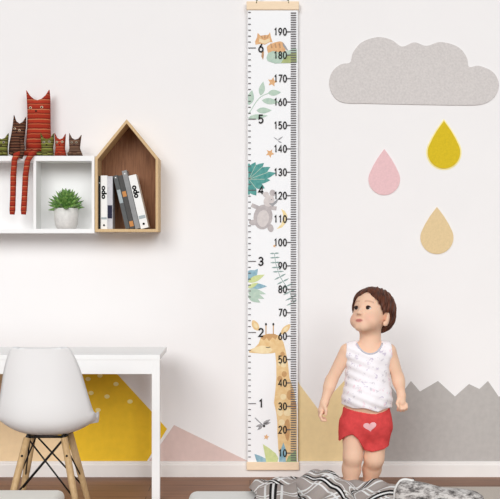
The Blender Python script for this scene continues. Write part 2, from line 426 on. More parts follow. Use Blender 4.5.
# dragonflies
b = bmesh.new()
for (a_, c_, w_) in (((273.5, 137), (279, 141), 1), ((278, 140), (283, 136.5), 1.6), ((278, 141), (282, 143), 1.4)): leaf(b, a_, c_, w_, 1)
obj('dragonfly_print', b, [M_gy], ch)
q = cr((245, 390), .1701); b = bmesh.new(); seg_line(b, q(58, 163), q(112, 214), 1.1, 2, 0)
for (a_, c_, w_) in (((105, 200), (150, 172), 3), ((105, 205), (152, 190), 2.4), ((100, 205), (62, 215), 2.6), ((104, 210), (72, 236), 2.6)): leaf(b, q(*a_), q(*c_), w_, 1, 0)
oval(b, q(112, 212), 1.2, 1.2, 3, 1)
obj('dragonfly_print', b, [M_gy, ink_m], ch)
# monstera leaf
q = cr((245, 145), .1804); b = bmesh.new()
flat(b, [q(*t) for t in [(18, 115), (50, 130), (80, 165), (75, 215), (45, 250), (18, 262)]], 1, 0)
for k, (a_, c_, w_) in enumerate((((30, 150), (58, 95), 7), ((45, 150), (105, 100), 7), ((60, 165), (140, 122), 7.5), ((60, 180), (172, 155), 7.5), ((55, 195), (140, 195), 7), ((45, 210), (110, 240), 7), ((20, 150), (22, 100), 6), ((25, 225), (62, 280), 8), ((18, 230), (22, 278), 6))): leaf(b, q(*a_), q(*c_), w_, 2+.3*k, 0)
for c_ in ((60, 110), (100, 118), (130, 150), (110, 190), (60, 240)): seg_line(b, q(22, 190), q(*c_), .5, 6, 1)
obj('monstera_leaf_print', b, [M_te, M_gr], ch)
# mouse and moon
b = bmesh.new()
flat(b, [(281, 209), (285, 211), (287.5, 216), (286.5, 222), (282, 227.5), (276.5, 229), (281, 224.5), (283, 219), (282.8, 213)], 1, 3)
seg_line(b, (261, 209), (251.5, 205), 4, 1, 0); seg_line(b, (266, 207), (276.5, 208.5), 4, 1, 0)
oval(b, (263, 217), 9.5, 12.5, 2, 0, .15); oval(b, (263, 218.5), 6, 8.5, 3, 1, .15)
oval(b, (253, 222.5), 4, 2.8, 3, 0); oval(b, (270.5, 228), 3, 4.2, 3, 0, -.3)
oval(b, (269, 201), 5.2, 6, 4, 1, .6); oval(b, (272.5, 193), 3, 3.4, 3, 0); oval(b, (266, 194.5), 3, 2.8, 3, 1)
flat(b, [(269, 203.5), (273, 203), (278.5, 198), (277, 202.5), (272.5, 206.5)], 5, 2); oval(b, (271.5, 199.5), .6, .6, 6, 2)
obj('mouse_print', b, [M_mo, M_ml, M_gy, M_ye], ch)
# leaf fan at the left edge
q = cr((245, 240), .1404); b = bmesh.new()
for k, (a_, c_, w_, mi) in enumerate((((20, 300), (92, 205), 8, 0), ((20, 262), (70, 215), 8, 0), ((20, 300), (140, 247), 6, 1), ((20, 328), (157, 330), 6, 0), ((20, 350), (150, 385), 5, 2), ((20, 372), (138, 418), 6, 2), ((20, 395), (110, 445), 6, 2), ((20, 340), (95, 305), 4, 1))): leaf(b, q(*a_), q(*c_), w_, 1+.4*k, mi)
obj('leaf_fan_print', b, [M_bl, M_lg, M_gr], ch)
# fern
b = bmesh.new(); fp = [(210, 95), (213, 125), (217, 160), (227, 195), (237, 225), (250, 262), (270, 295), (295, 330), (318, 370), (335, 410), (345, 445)]
for i in range(len(fp)-1): seg_line(b, q(*fp[i]), q(*fp[i+1]), .6, 1)
for i, (x, y) in enumerate(fp):
    s = 1+.05*i
    leaf(b, q(x, y), q(x-34*s, y+(2 if i < 5 else 22)), 1.5, 2); leaf(b, q(x, y), q(min(x+34*s, 368), y-(2 if i < 5 else 22)), 1.5, 2)
obj('fern_print', b, [M_fe], ch)
# giraffe
q = cr((245, 310), .1601); r7 = cr((245, 390), .1701); b = bmesh.new()
head = [(24, 250), (58, 237), (84, 212), (100, 168), (130, 150), (178, 148), (215, 160), (240, 200), (255, 260), (268, 330), (277, 420)]
neck_r = [r7(290, 10), r7(296, 60), r7(304, 110), r7(305, 200), r7(305, 425)]
neck_l = [r7(205, 425), r7(195, 340), r7(190, 250), r7(190, 190), r7(183, 130), r7(170, 75), r7(178, 5)]
mz = [q(196, 420), q(195, 330), (q(188, 266)), q(165, 271), q(110, 273), q(60, 269), q(26, 266)]
flat(b, [q(*t) for t in head]+neck_r+neck_l+mz, 1, 0)
for t in ([(50, 62), (80, 82), (90, 112), (80, 128), (55, 118), (42, 90)], [(222, 152), (232, 118), (258, 95), (282, 90), (276, 120), (250, 145)]):
    flat(b, [q(*u) for u in spline(t, 3)], 2, 0)
    cx = sum(u[0] for u in t)/len(t); cy = sum(u[1] for u in t)/len(t)
    flat(b, [q(cx+(u[0]-cx)*.55, cy+(u[1]-cy)*.55) for u in t], 3, 2)
flat(b, [q(*t) for t in [(98, 175), (110, 158), (150, 148), (190, 150), (205, 162), (190, 185), (172, 170), (150, 195), (135, 172), (118, 190)]], 2, 1)
flat(b, [q(*t) for t in spline([(40, 252), (90, 225), (130, 225), (170, 245), (150, 266), (90, 268)], 3)], 2, 2)
for xx in (131, 177): seg_line(b, q(xx, 152), q(xx, 92), 1, 2, 1); oval(b, q(xx, 89), 1, 1.3, 3, 3)
seg_line(b, q(130, 231), q(143, 235), .7, 4, 3); seg_line(b, q(143, 235), q(158, 231), .7, 4, 3)
for (x, y, rx, ry) in ((235, 275, 2.2, 2.4), (240, 340, 3, 3), (215, 330, 1.8, 3), (245, 400, 2.5, 3), (218, 430, 2.5, 3)): oval(b, q(x, y), rx, ry, 2, 2 if (x+y) % 3 else 1)
for (x, y, rx, ry) in ((265, 30, 3.5, 5), (225, 40, 3, 3), (205, 130, 3, 4), (250, 130, 4, 4), (285, 90, 3, 5), (215, 190, 3.2, 3)): oval(b, r7(x, y), rx, ry, 2, 2 if x < 260 else 1)
flat(b, [r7(*t) for t in spline([(232, 200), (248, 172), (262, 190), (262, 260), (252, 300), (236, 270)], 3)], 3, 1)
obj('giraffe_print', b, [M_gi, M_gd, M_gl, ink_m], ch)
# leaves along the foot
b = bmesh.new()
flat(b, [r7(*t) for t in [(55, 375), (85, 385), (120, 402), (140, 424), (70, 424)]], 4, 0)
flat(b, [r7(*t) for t in [(105, 318), (140, 340), (180, 372), (196, 400), (190, 424), (125, 424)]], 5, 1)
flat(b, [r7(*t) for t in [(226, 308), (240, 350), (240, 424), (200, 424), (203, 370)]], 4, 0)
flat(b, [r7(*t) for t in [(300, 352), (304, 424), (240, 424), (255, 390)]], 5, 2)
obj('leaf_row_print', b, [M_bl, M_lg, wc('green', (150, 178, 120), (120, 150, 100))], ch)
# scales and figures
b = bmesh.new()
for i in range(199):
    y = 476.4-2.34*(i+1)
    if not 11 < y < 461: continue
    cm = i+1
    seg_line(b, (286.8 if cm % 10 == 0 else 290.7, y), (296.2, y), 1.05, 12)
obj('centimetre_scale', b, tick_m, ch)
b = bmesh.new()
for i in range(-6, 78):
    y = 48+5.925*(i)
    if not 11 < y < 461: continue
    seg_line(b, (248.2, y), (256 if i % 12 == 0 else 250.8, y), .9 if i % 12 else .8, 12)
obj('inch_scale', b, tick_m, ch)

def text_bm(s, box_px, d, y, rot=0, fat=0):
    """lettering filling the box (left, top, right, bottom) at distance d"""
    cu = bpy.data.curves.new('t', 'FONT'); cu.body = s; cu.offset = fat; cu.resolution_u = 3
    to = bpy.data.objects.new('t', cu); COL.objects.link(to)
    bpy.context.view_layer.update()
    me = to.evaluated_get(bpy.context.evaluated_depsgraph_get()).to_mesh()
    P = [(v.co.x, v.co.y) for v in me.vertices]; Fs = [tuple(p.vertices) for p in me.polygons]
    to.to_mesh_clear(); bpy.data.objects.remove(to); bpy.data.curves.remove(cu)
    if rot: P = [(y_, -x_) for x_, y_ in P]
    ax = min(p[0] for p in P); bx_ = max(p[0] for p in P); ay = min(p[1] for p in P); by = max(p[1] for p in P)
    l, t, r, bo = box_px; x0, z1 = XZ(l, t, d); x1, z0 = XZ(r, bo, d)
    bm = bmesh.new()
    V = [bm.verts.new((x0+(px-ax)/(bx_-ax)*(x1-x0), y, z0+(py-ay)/(by-ay)*(z1-z0))) for px, py in P]
    for f in Fs:
        try: bm.faces.new([V[i] for i in f])
        except ValueError: pass
    return bm
def arc(cx_, cy_, rx, ry, a0, a1, n=12): return [(cx_+rx*math.cos(math.radians(a)), cy_+ry*math.sin(math.radians(a))) for a in np.linspace(a0, a1, n)]
GL = {'0': [arc(.5, .5, .42, .5, 0, 360, 22)], '1': [[(.22, .22), (.58, 0), (.58, 1)]],
      '2': [arc(.5, .28, .4, .28, -170, 40)+[(.1, 1), (.94, 1)]], '3': [arc(.46, .26, .38, .26, -160, 90)+arc(.46, .74, .42, .26, -85, 165)],
      '4': [[(.72, 1), (.72, 0), (.05, .70), (.98, .70)]], '5': [[(.86, 0), (.2, 0), (.14, .45)]+arc(.46, .68, .42, .32, -130, 150)],
      '6': [[(.72, 0), (.3, .36)]+arc(.5, .68, .41, .32, -160, 205, 20)], '7': [[(.06, 0), (.94, 0), (.36, 1)]],
      '8': [arc(.5, .25, .34, .25, 0, 360, 18), arc(.5, .74, .41, .26, 0, 360, 18)], '9': [[(.28, 1), (.7, .64)]+arc(.5, .32, .41, .32, 25, 385, 20)]}
def strip(bm, pts, w, layer):
    pts = np.array(pts); closed = np.linalg.norm(pts[0]-pts[-1]) < 1e-6; n = len(pts); out = []
    for i in range(n):
        a_ = pts[i-1] if i else (pts[-2] if closed else pts[0]); e_ = pts[i+1] if i < n-1 else (pts[1] if closed else pts[-1])
        d1 = pts[i]-a_; d2 = e_-pts[i]; d1 = d1/(np.linalg.norm(d1)+1e-9); d2 = d2/(np.linalg.norm(d2)+1e-9); t = d1+d2; t /= np.linalg.norm(t)+1e-9
        nn = np.array((-t[1], t[0])); k = max(.5, abs(np.dot(nn, (-d2[1], d2[0]) if np.linalg.norm(d2) > .5 else (-d1[1], d1[0]))))
        v = []
        for sg in (-1, 1):
            q_ = pts[i]+nn*sg*w/2/k; x, z = XZ(q_[0], q_[1], dc); v.append(bm.verts.new((x, yF-.0004-.00025*layer, z)))
        out.append(v)
    for i in range(n-1): bm.faces.new((out[i][0], out[i+1][0], out[i+1][1], out[i][1]))
def number(txt, right, y, h, w, gap, st):
    b = bmesh.new(); l = right-len(txt)*w-(len(txt)-1)*gap
    for k, c_ in enumerate(txt):
        for g_ in GL[c_]: strip(b, [(l+k*(w+gap)+u*w, y-h/2+v*h) for u, v in g_], st, 13)
    obj('printed_number', b, ink_m, ch)
for cm in range(10, 200, 10): number(str(cm), 286.6, 476.4-2.34*cm, 6.9, 3.5, 1.1, 1.15)
for k in range(1, 7): number(str(k), 263.4, 48+71.1*(6-k), 7.8, 4.9, 1, 1.45)

# ------------------------------------------------------------------ shelf and house box
ds = 4.87; ys = ds-D
white_m = mat('white_lacquer', (246, 245, 244), .5, .004, 5)
sh = thing('wall_shelf', W(40, 233, 4.95), 'white two-compartment wall shelf carrying the stuffed cats', 'shelf')
def fbox(name, px0, py0, px1, py1, m, parent, y0=ys, y1=0, d=ds, bev=.001):
    x0, z1 = XZ(px0, py0, d); x1, z0 = XZ(px1, py1, d)
    return obj(name, bx((x0, y0, z0), (x1, y1, z1), bev), m, parent)
fbox('top_panel', -58, 155.8, 94.6, 161, white_m, sh); fbox('bottom_panel', -58, 228.8, 94.6, 233.2, white_m, sh)
fbox('side_panel', -58, 161, -54.5, 228.8, white_m, sh); fbox('side_panel', 91.6, 161, 94.6, 228.8, white_m, sh)
fbox('divider', 33.2, 161, 36.2, 228.8, white_m, sh); fbox('back_panel', -54.5, 161, 91.6, 228.8, white_m, sh, -.012, 0)

tan_m = mat('pale_oak', (222, 192, 148), .6, .06, 25, c2=(202, 168, 122), stretch=(30, 3, 3))
wal_m = mat('walnut_panel', (152, 106, 74), .6, .1, 9, c2=(118, 76, 50), stretch=(14, 1, 1.3))
hd = 4.86; yh = hd-D
hs = thing('house_shelf', W(126, 232, 4.95), 'house-shaped wooden wall box holding a row of books', 'shelf')
H = lambda pts: [XZ(x, y, hd) for x, y in pts]
obj('side_panel', prism(bmesh.new(), H([(95, 158), (97.6, 159.2), (97.6, 229), (95, 229)]), yh, 0), tan_m, hs)
obj('side_panel', prism(bmesh.new(), H([(155.6, 159.2), (158.2, 158), (158.2, 229), (155.6, 229)]), yh, 0), tan_m, hs)
obj('bottom_panel', prism(bmesh.new(), H([(95, 229), (158.2, 229), (158.2, 231.8), (95, 231.8)]), yh, 0), tan_m, hs)
obj('roof_panel', prism(bmesh.new(), H([(95, 158), (126.6, 119.3), (126.6, 123.3), (97.6, 159.2)]), yh, 0), tan_m, hs)
obj('roof_panel', prism(bmesh.new(), H([(126.6, 119.3), (158.2, 158), (155.6, 159.2), (126.6, 123.3)]), yh, 0), tan_m, hs)
obj('back_panel', prism(bmesh.new(), H([(97.6, 159.2), (126.6, 123.3), (155.6, 159.2), (155.6, 229), (97.6, 229)]), -.010, -.001), wal_m, hs)

# books
bd = 4.885; yb = bd-D
page_m = mat('book_pages', (238, 234, 226), .9, .05, 60, stretch=(60, 1, 1))
def book(base_px, w_px, h_px, lean, cover, label, marks=(), depth=.085):
    z = XZ(0, 228.9, hd)[1]; s = bd/F
    x0 = XZ(base_px, 0, bd)[0]; w = w_px*s; h = h_px*s
    root = thing('book', (x0+w/2, yb+depth/2, z), label, 'book', 'books in the house-shaped box')
    piv = Vector((x0, 0, z)); R = Matrix.Translation(piv) @ Matrix.Rotation(-math.radians(lean), 4, 'Y') @ Matrix.Translation(-piv)
    def put(name, bm, m, parent=root, label=None):
        bmesh.ops.transform(bm, matrix=R, verts=bm.verts); return obj(name, bm, m, parent, label=label)
    c = bmesh.new(); t = min(.0022, w*.2)
    box(c, (x0, yb, z), (x0+w, yb+.003, z+h)); box(c, (x0, yb+.0028, z), (x0+t, yb+depth, z+h)); box(c, (x0+w-t, yb+.0028, z), (x0+w, yb+depth, z+h))
    put('cover', c, cover)
    put('pages', bx((x0+t, yb+.003, z+.002), (x0+w-t, yb+depth-.003, z+h-.003)), page_m)
    for kind, a, b_, m, *tx in marks:                   # marks along the spine, fractions of its height from the top
        za, zb_ = z+h*(1-a), z+h*(1-b_)
        if kind == 'band': put('spine_label', bx((x0+w*.08, yb-.0006, zb_), (x0+w*.92, yb+.0005, za)), m)
        if kind == 'dot': put('spine_dot', ellipsoid(bmesh.new(), (x0+w*.5, yb, (za+zb_)/2), (w*.16, .0008, w*.16)), m)
        if kind == 'text':
            tb = text_bm(tx[0], (0, 0, 10, 10), bd, yb-.0007, rot=1, fat=.05)
            xs = [v.co.x for v in tb.verts]; zs = [v.co.z for v in tb.verts]; ax, bx2, az, bz = min(xs), max(xs), min(zs), max(zs)
            l, r = tx[1]
            for v in tb.verts:
                v.co.x = x0+w*l+(v.co.x-ax)/(bx2-ax)*w*(r-l); v.co.z = zb_+(v.co.z-az)/(bz-az)*(za-zb_)
            put('spine_title', tb, m)
    return root
blk = mat('black_cloth', (38, 38, 40), .7); wht = mat('white_cover', (244, 243, 240), .5, .01); sil = mat('silver_cover', (206, 204, 208), .5, .08, 60)
dgr = mat('slate_cover', (92, 94, 94), .6); mgr = mat('charcoal_cover', (78, 76, 74), .6); lgr = mat('pewter_cover', (148, 148, 148), .5)
orange = mat('orange_label', (206, 142, 82), .7); navy = mat('navy_label', (38, 38, 62), .7); ltxt = mat('grey_print', (175, 185, 188), .8); bink = mat('book_ink', (22, 22, 22), .9, spec=.05)
book(98.5, 2.1, 53, 0, blk, 'thin black book standing at the far left end of the row', [('band', .12, .14, ltxt)])
book(100.7, 6.6, 53.5, 0, wht, 'upright white book with bold black lettering on its spine', [('text', .19, .44, bink, 'odo', (.12, .92)), ('band', .78, .82, ltxt), ('dot', .91, .95, bink)])
book(107.2, 5.4, 52.8, 0, sil, 'upright silver book with a dark navy block on its spine', [('band', .55, .80, navy)])
L = 13.3
book(125.6, 4.2, 54.5, L, dgr, 'leaning slate book, leftmost of the tilted ones', [('band', .27, .52, ltxt), ('dot', .02, .06, wht)])
book(130.3, 4.6, 54.5, L, mgr, 'leaning charcoal book with an orange patch on its spine', [('band', .30, .40, orange), ('band', .86, .96, orange)])
book(135.4, 4.8, 59.5, L, lgr, 'tall leaning pewter grey book, rising above the tilted ones', [('dot', .03, .08, wht)])
book(140.9, 7.8, 54.5, L, wht, 'leaning white book with black lettering, rightmost in the row', [('text', .19, .43, bink, 'odo', (.1, .9)), ('band', .76, .82, ltxt), ('dot', .9, .94, bink)])

# succulent
dp = 4.91; pc = W(66.3, 228.8, dp); pc.z = XZ(0, 228.8, ds)[1]; s = dp/F
pl = thing('potted_succulent', pc, 'green spiky succulent in a white pot inside the shelf compartment', 'plant')
obj('pot', lathe(bmesh.new(), [(.2*s, .0), (8.6*s, 0), (9.6*s, .6*s), (11.2*s, 4*s), (12*s, 9*s), (12.1*s, 20.6*s), (11.5*s, 20.8*s), (11.2*s, 19.8*s), (11.0*s, 18*s)], pc), mat('concrete_glaze', (226, 223, 219), .6, .06, 60, .2), pl)
obj('soil', lathe(bmesh.new(), [(.1*s, 18*s), (11*s, 18*s), (11*s, 18.8*s), (.1*s, 19.4*s)], pc), mat('soil', (60, 45, 35), .95, .3, 200, .5), pl)
b = bmesh.new()
def succ_leaf(az, el, L, w, base):
    dirv = Vector((math.cos(az)*math.cos(el), math.sin(az)*math.cos(el), math.sin(el))); side = dirv.cross(Vector((0, 0, 1))); side.normalize(); nrm = side.cross(dirv)
    rings = []
    for t in (0, .15, .4, .65, .85, 1):
        ww = w*(.55+1.5*t-2.05*t*t)+.0002; th = w*.62*(1-t*t)+.0003
        c = base+dirv*L*t+nrm*(-L*.12*t*t+.0*t)
        rings.append([b.verts.new(c+side*ww*math.cos(a)+nrm*th*math.sin(a)) for a in np.linspace(0, 2*math.pi, 9)[:-1]])
    for i in range(len(rings)-1):
        for k in range(8):
            f = b.faces.new((rings[i][k], rings[i][(k+1) % 8], rings[i+1][(k+1) % 8], rings[i+1][k])); f.smooth = True
    b.faces.new(rings[0][::-1]); b.faces.new(rings[-1])
ctr = pc+Vector((0, 0, 20*s))
for k in range(60):
    t = k/59; el = math.radians(86*(1-t)**.75+2); az = k*2.39996
    Lf = (21.5-5.5*t)*s*random.uniform(.92, 1.06)
    succ_leaf(az, el, Lf, 4.0*s, ctr+Vector((math.cos(az), math.sin(az), 0))*1.5*s*t*2)
m, nt, bs = new_mat('succulent_green'); bs.inputs['Roughness'].default_value = .45
tc = nt.nodes.new('ShaderNodeTexCoord'); n = nt.nodes.new('ShaderNodeTexNoise'); n.inputs['Scale'].default_value = 90; nt.links.new(tc.outputs['Object'], n.inputs['Vector'])
r = nt.nodes.new('ShaderNodeValToRGB'); r.color_ramp.elements[0].position = .35; r.color_ramp.elements[0].color = lin((62, 108, 44)); r.color_ramp.elements[1].position = .7; r.color_ramp.elements[1].color = lin((140, 178, 92))
nt.links.new(n.outputs['Fac'], r.inputs['Fac']); nt.links.new(r.outputs['Color'], bs.inputs['Base Color'])
obj('foliage', b, m, pl)

# ------------------------------------------------------------------ stuffed cats
ZT = XZ(0, 155.8, ds)[1]
red = [(0, (182, 60, 42)), (.3, (200, 98, 66)), (.42, (112, 36, 32)), (.5, (192, 66, 46)), (.78, (214, 132, 92)), (.88, (140, 40, 34))]
olive = [(0, (120, 124, 58)), (.3, (160, 158, 84)), (.5, (66, 62, 36)), (.7, (138, 140, 70)), (.88, (84, 60, 40))]
brown = [(0, (84, 52, 42)), (.35, (146, 104, 80)), (.5, (54, 36, 32)), (.75, (120, 78, 58))]
taupe = [(0, (112, 86, 70)), (.4, (134, 102, 82)), (.6, (90, 64, 54)), (.85, (126, 98, 84))]
eye_w = mat('felt_eye', (232, 206, 176), .9); eye_g = mat('felt_eye_grey', (180, 170, 150), .9); nose_m = mat('black_thread', (36, 26, 26), .9)
def cat(label, outline, d, colours, freq, eyes, nose, er, T, legs=(), paws=(), eye=eye_w):
    o = [XZ(x, y, d) for x, y in outline]
    zmin = min(p[1] for p in o); o = [(x, z+(ZT-zmin)) for x, z in o]; sh_ = ZT-zmin
    c = (sum(p[0] for p in o)/len(o), sum(p[1] for p in o)/len(o)-.01)
    root = thing('stuffed_cat', (c[0], d-D, ZT), label, 'stuffed toy', 'striped stuffed cats on the shelf')
    km = knit('wool_stripes', colours, freq)
    sm = []
    n = len(o)
    for i in range(n):                                   # subdivide the outline, keeping the ear tips sharp
        for t in (0, .25, .5, .75): sm.append((o[i][0]*(1-t)+o[(i+1) % n][0]*t, o[i][1]*(1-t)+o[(i+1) % n][1]*t))
    obj('body', pillow(bmesh.new(), sm, c, T, d-D), km, root)
    yf = lambda x, z: d-D-T*.97
    for (x, y) in eyes:
        X, Z = XZ(x, y, d); Z += sh_
        e = obj('eye', ellipsoid(bmesh.new(), (X, d-D-T*.86, Z), (er, T*.16+.002, er*.9)), eye, root)
        obj('pupil', ellipsoid(bmesh.new(), (X, d-D-T*1.02-.0015, Z), (er*.42, .002, er*.5)), nose_m, e)
    X, Z = XZ(*nose, d); Z += sh_
    obj('nose', ellipsoid(bmesh.new(), (X, d-D-T*.93, Z), (er*.7, T*.14, er*.55)), nose_m, root)
    for (pts, r_) in legs: obj('leg', tube(bmesh.new(), [W(x, y, dd) for x, y, dd in pts], r_, 12), km, root)
    for (x, y, dd, rx, rz) in paws:
        p_ = W(x, y, dd); p_.z = max(p_.z, ZT+rz*.9); obj('paw', ellipsoid(bmesh.new(), p_, (rx, .014, rz)), km, root)
    return root
dcat = 4.95
cat('tall red striped stuffed cat with long legs hanging over the shelf', [(26.4, 90), (30, 95.5), (34, 99), (37.5, 100), (42, 98.5), (46, 95), (49.5, 89.5), (50.3, 97), (50.4, 112), (50.6, 130), (51.5, 145), (49, 156), (38, 157.2), (27, 156), (26, 147), (27.2, 130), (27.6, 112), (27, 98)], dcat, red, 24,
    [(31.8, 108.5), (43, 108)], (37.3, 111.7), .0068, .033,
    legs=[([(32, 152, 4.925), (28, 153, 4.890), (20, 154.2, 4.868), (16, 155.5, 4.857), (14.5, 160, 4.852), (13.4, 175, 4.852), (13, 195, 4.852), (12.4, 210, 4.852), (12.2, 214.5, 4.852)], [.012, .0125, .013, .013, .0125, .0125, .012, .0125, .010]),
          ([(39, 152, 4.93), (34, 153, 4.89), (31, 154.5, 4.862), (27.5, 161, 4.852), (25.6, 175, 4.852), (24.6, 195, 4.852), (23.7, 210, 4.852), (23.5, 214.5, 4.852)], [.012, .013, .013, .0125, .0125, .012, .0125, .010])])
cat('brown striped stuffed cat leaning on the tall red cat', [(14, 113), (16, 119), (19.6, 121.8), (23, 120), (26.2, 115), (26, 124), (24.6, 134), (23.5, 146), (21, 154), (14, 155), (8.8, 152), (9.2, 143), (11.5, 132), (13, 122)], 4.922, brown, 42,
    [(15.8, 127.5), (20.3, 129)], (17.6, 131), .0055, .021, legs=[([(21, 138, 4.905), (22.6, 146, 4.868), (22.2, 153, 4.842), (21, 158.5, 4.84)], [.007, .009, .009, .007])], paws=[(11.5, 153, 4.895, .010, .009)])
cat('olive green stuffed cat at the left edge of the picture', [(-4.5, 132), (-2, 136.5), (2, 138), (5.5, 136.5), (8.7, 132), (8.2, 140), (7.6, 148), (8.0, 155), (-6, 155), (-5, 146), (-4.8, 139)], 4.892, olive, 40,
    [(-.5, 141.5), (4.5, 141.5)], (2, 144.5), .006, .021, paws=[(0, 153, 4.87, .012, .009), (5, 153, 4.87, .010, .009)], eye=eye_g)
cat('olive green stuffed cat sitting in front of the red cat', [(40.4, 131.5), (43, 136.5), (47, 138.2), (51, 136.8), (54, 132), (54, 140), (53, 147), (54, 155), (41, 155), (41.6, 147), (41, 139)], 4.890, olive, 44,
    [(44.7, 141.5), (50, 141)], (47.3, 144), .006, .020, paws=[(39.5, 153.5, 4.875, .013, .008), (50, 153.5, 4.872, .012, .008)], eye=eye_g)
cat('small red striped stuffed cat with pale eyes beside the front green cat', [(54.6, 131.5), (57, 136.5), (60, 138), (63, 137), (65.8, 132.5), (65.4, 140), (65, 147), (66.5, 155), (54.5, 155), (55.6, 147), (55, 139)], 4.892, red, 46,
    [(57.7, 141.3), (62.8, 141)], (60.2, 144), .0058, .020, paws=[(57, 153.5, 4.88, .010, .008), (63.5, 153.5, 4.88, .011, .008)])
cat('taupe brown stuffed cat, rightmost on the shelf', [(69.3, 131.8), (71.5, 136.5), (75, 138.4), (78.5, 137.5), (81.6, 133.6), (80.6, 141), (80, 147), (83, 155), (67.5, 155), (69.5, 147), (69, 139)], 4.892, taupe, 38,
    [(72.5, 141.5), (77, 141.5)], (74.8, 144), .0052, .020, paws=[(70, 153.5, 4.88, .012, .008), (79, 153.5, 4.88, .013, .008)], eye=eye_g)

# ------------------------------------------------------------------ desk
dk = thing('desk', (-.9, -.31, 0), 'plain white desk near the wall behind the chair', 'desk')
desk_m = mat('white_laminate', (247, 246, 245), .5, .004, 5)
obj('desktop', bx((-1.45, -.50, .545), (-.346, -.13, .565), .0015), desk_m, dk)
obj('apron', bx((-1.45, -.498, .491), (-.348, -.478, .545)), desk_m, dk)
for (x, y) in ((-.378, -.499), (-1.448, -.499)): obj('leg', bx((x, y, 0), (x+.031, y+.031, .545), .001), desk_m, dk)
for (x, y) in ((-.404, -.17), (-1.40, -.17)): obj('leg', bx((x, y, 0), (x+.031, y+.031, .545), .001), desk_m, dk)

# ------------------------------------------------------------------ chair
cx, cy = -.727, -.78
chr_ = thing('chair', (cx, cy, 0), 'white shell chair on splayed wooden legs in front of the desk', 'chair')
prof = [(.185, .308), (.175, .322), (.12, .322), (.05, .312), (-.02, .308), (-.075, .318), (-.115, .350), (-.135, .40), (-.150, .47), (-.166, .55), (-.178, .618), (-.180, .628)]
wid = [.150, .158, .166, .172, .176, .176, .172, .163, .148, .130, .106, .090]
curl = [.030, .036, .042, .050, .058, .066, .072, .066, .054, .038, .018, .010]
sp_ = spline([(a[0], a[1], w_, c_) for a, w_, c_ in zip(prof, wid, curl)], 4, False)
b = bmesh.new(); rows = []; N = 24
for i, (py_, pz_, w_, c_) in enumerate(sp_):
    a = np.array(sp_[max(0, i-1)][:2]); e = np.array(sp_[min(len(sp_)-1, i+1)][:2]); t = (e-a)/np.linalg.norm(e-a); nx = np.array((t[1], -t[0]))
    row = []
    for k in range(N+1):
        u = -1+2*k/N; cu_ = c_*abs(u)**2.6
        ww = w_*u
        q_ = (py_+nx[0]*cu_, pz_+nx[1]*cu_)
        row.append(b.verts.new((cx+ww, cy+q_[0], q_[1])))
    rows.append(row)
# round the two top corners
for i, row in enumerate(rows[-9:]):
    pass
for i in range(len(rows)-1):
    for k in range(N):
        f = b.faces.new((rows[i][k], rows[i][k+1], rows[i+1][k+1], rows[i+1][k])); f.smooth = True
shell_m = mat('white_plastic', (246, 245, 245), .35, .003, 5, spec=.4)
so = obj('seat_shell', b, shell_m, chr_)
md = so.modifiers.new('thickness', 'SOLIDIFY'); md.thickness = .007; md.offset = 0
wood_m = mat('beech_leg', (214, 182, 138), .55, .08, 12, c2=(192, 156, 110), stretch=(20, 20, 2))
steel_m = mat('black_steel', (26, 24, 24), .45, .05)
top = {}; bot = {}
for sx in (-1, 1):
    for sy in (-1, 1):
        t_ = Vector((cx+sx*.066, cy+.005+sy*.062, .300)); bo_ = Vector((cx+sx*.132, cy+.005+sy*.135, 0)); top[sx, sy] = t_; bot[sx, sy] = bo_
        lg = obj('leg', tube(bmesh.new(), [bo_, bo_*.97+t_*.03, bo_*.5+t_*.5, t_], [.0085, .0095, .013, .0125], 14), wood_m, chr_)
        for fr_ in (.28, .80):
            p_ = bo_.lerp(t_, fr_); obj('bolt', ellipsoid(bmesh.new(), p_+Vector((0, sy*.012, 0)), (.0045, .004, .0045), seg=10), steel_m, lg)
br = bmesh.new()
for sx in (-1, 1): tube(br, [top[sx, -1]+Vector((0, 0, .004)), top[sx, 1]+Vector((0, 0, .004))], .0055, 8)
for sy in (-1, 1): tube(br, [top[-1, sy]+Vector((0, 0, .004)), top[1, sy]+Vector((0, 0, .004))], .005, 8)
for k in top: tube(br, [top[k].lerp(bot[k], .12), top[k], Vector((top[k].x*.9+cx*.1, top[k].y, .312))], .0075, 8)
obj('seat_bracket', br, steel_m, chr_)
lerp = lambda k, f: bot[k].lerp(top[k], f)
for sy in (-1, 1):
    o_ = Vector((0, sy*-.004, 0))
    obj('cross_wire', tube(bmesh.new(), [top[-1, sy]+o_, lerp((1, sy), .30)+o_], .0032, 8), steel_m, chr_)
    obj('cross_wire', tube(bmesh.new(), [top[1, sy]+o_*2.8, lerp((-1, sy), .30)+o_*2.8], .0032, 8), steel_m, chr_)
for sx in (-1, 1):
    obj('cross_wire', tube(bmesh.new(), [top[sx, -1]+Vector((-sx*.01, 0, 0)), lerp((sx, 1), .42)], .0028, 8), steel_m, chr_)
    obj('cross_wire', tube(bmesh.new(), [top[sx, 1]+Vector((-sx*.016, 0, 0)), lerp((sx, -1), .42)], .0028, 8), steel_m, chr_)

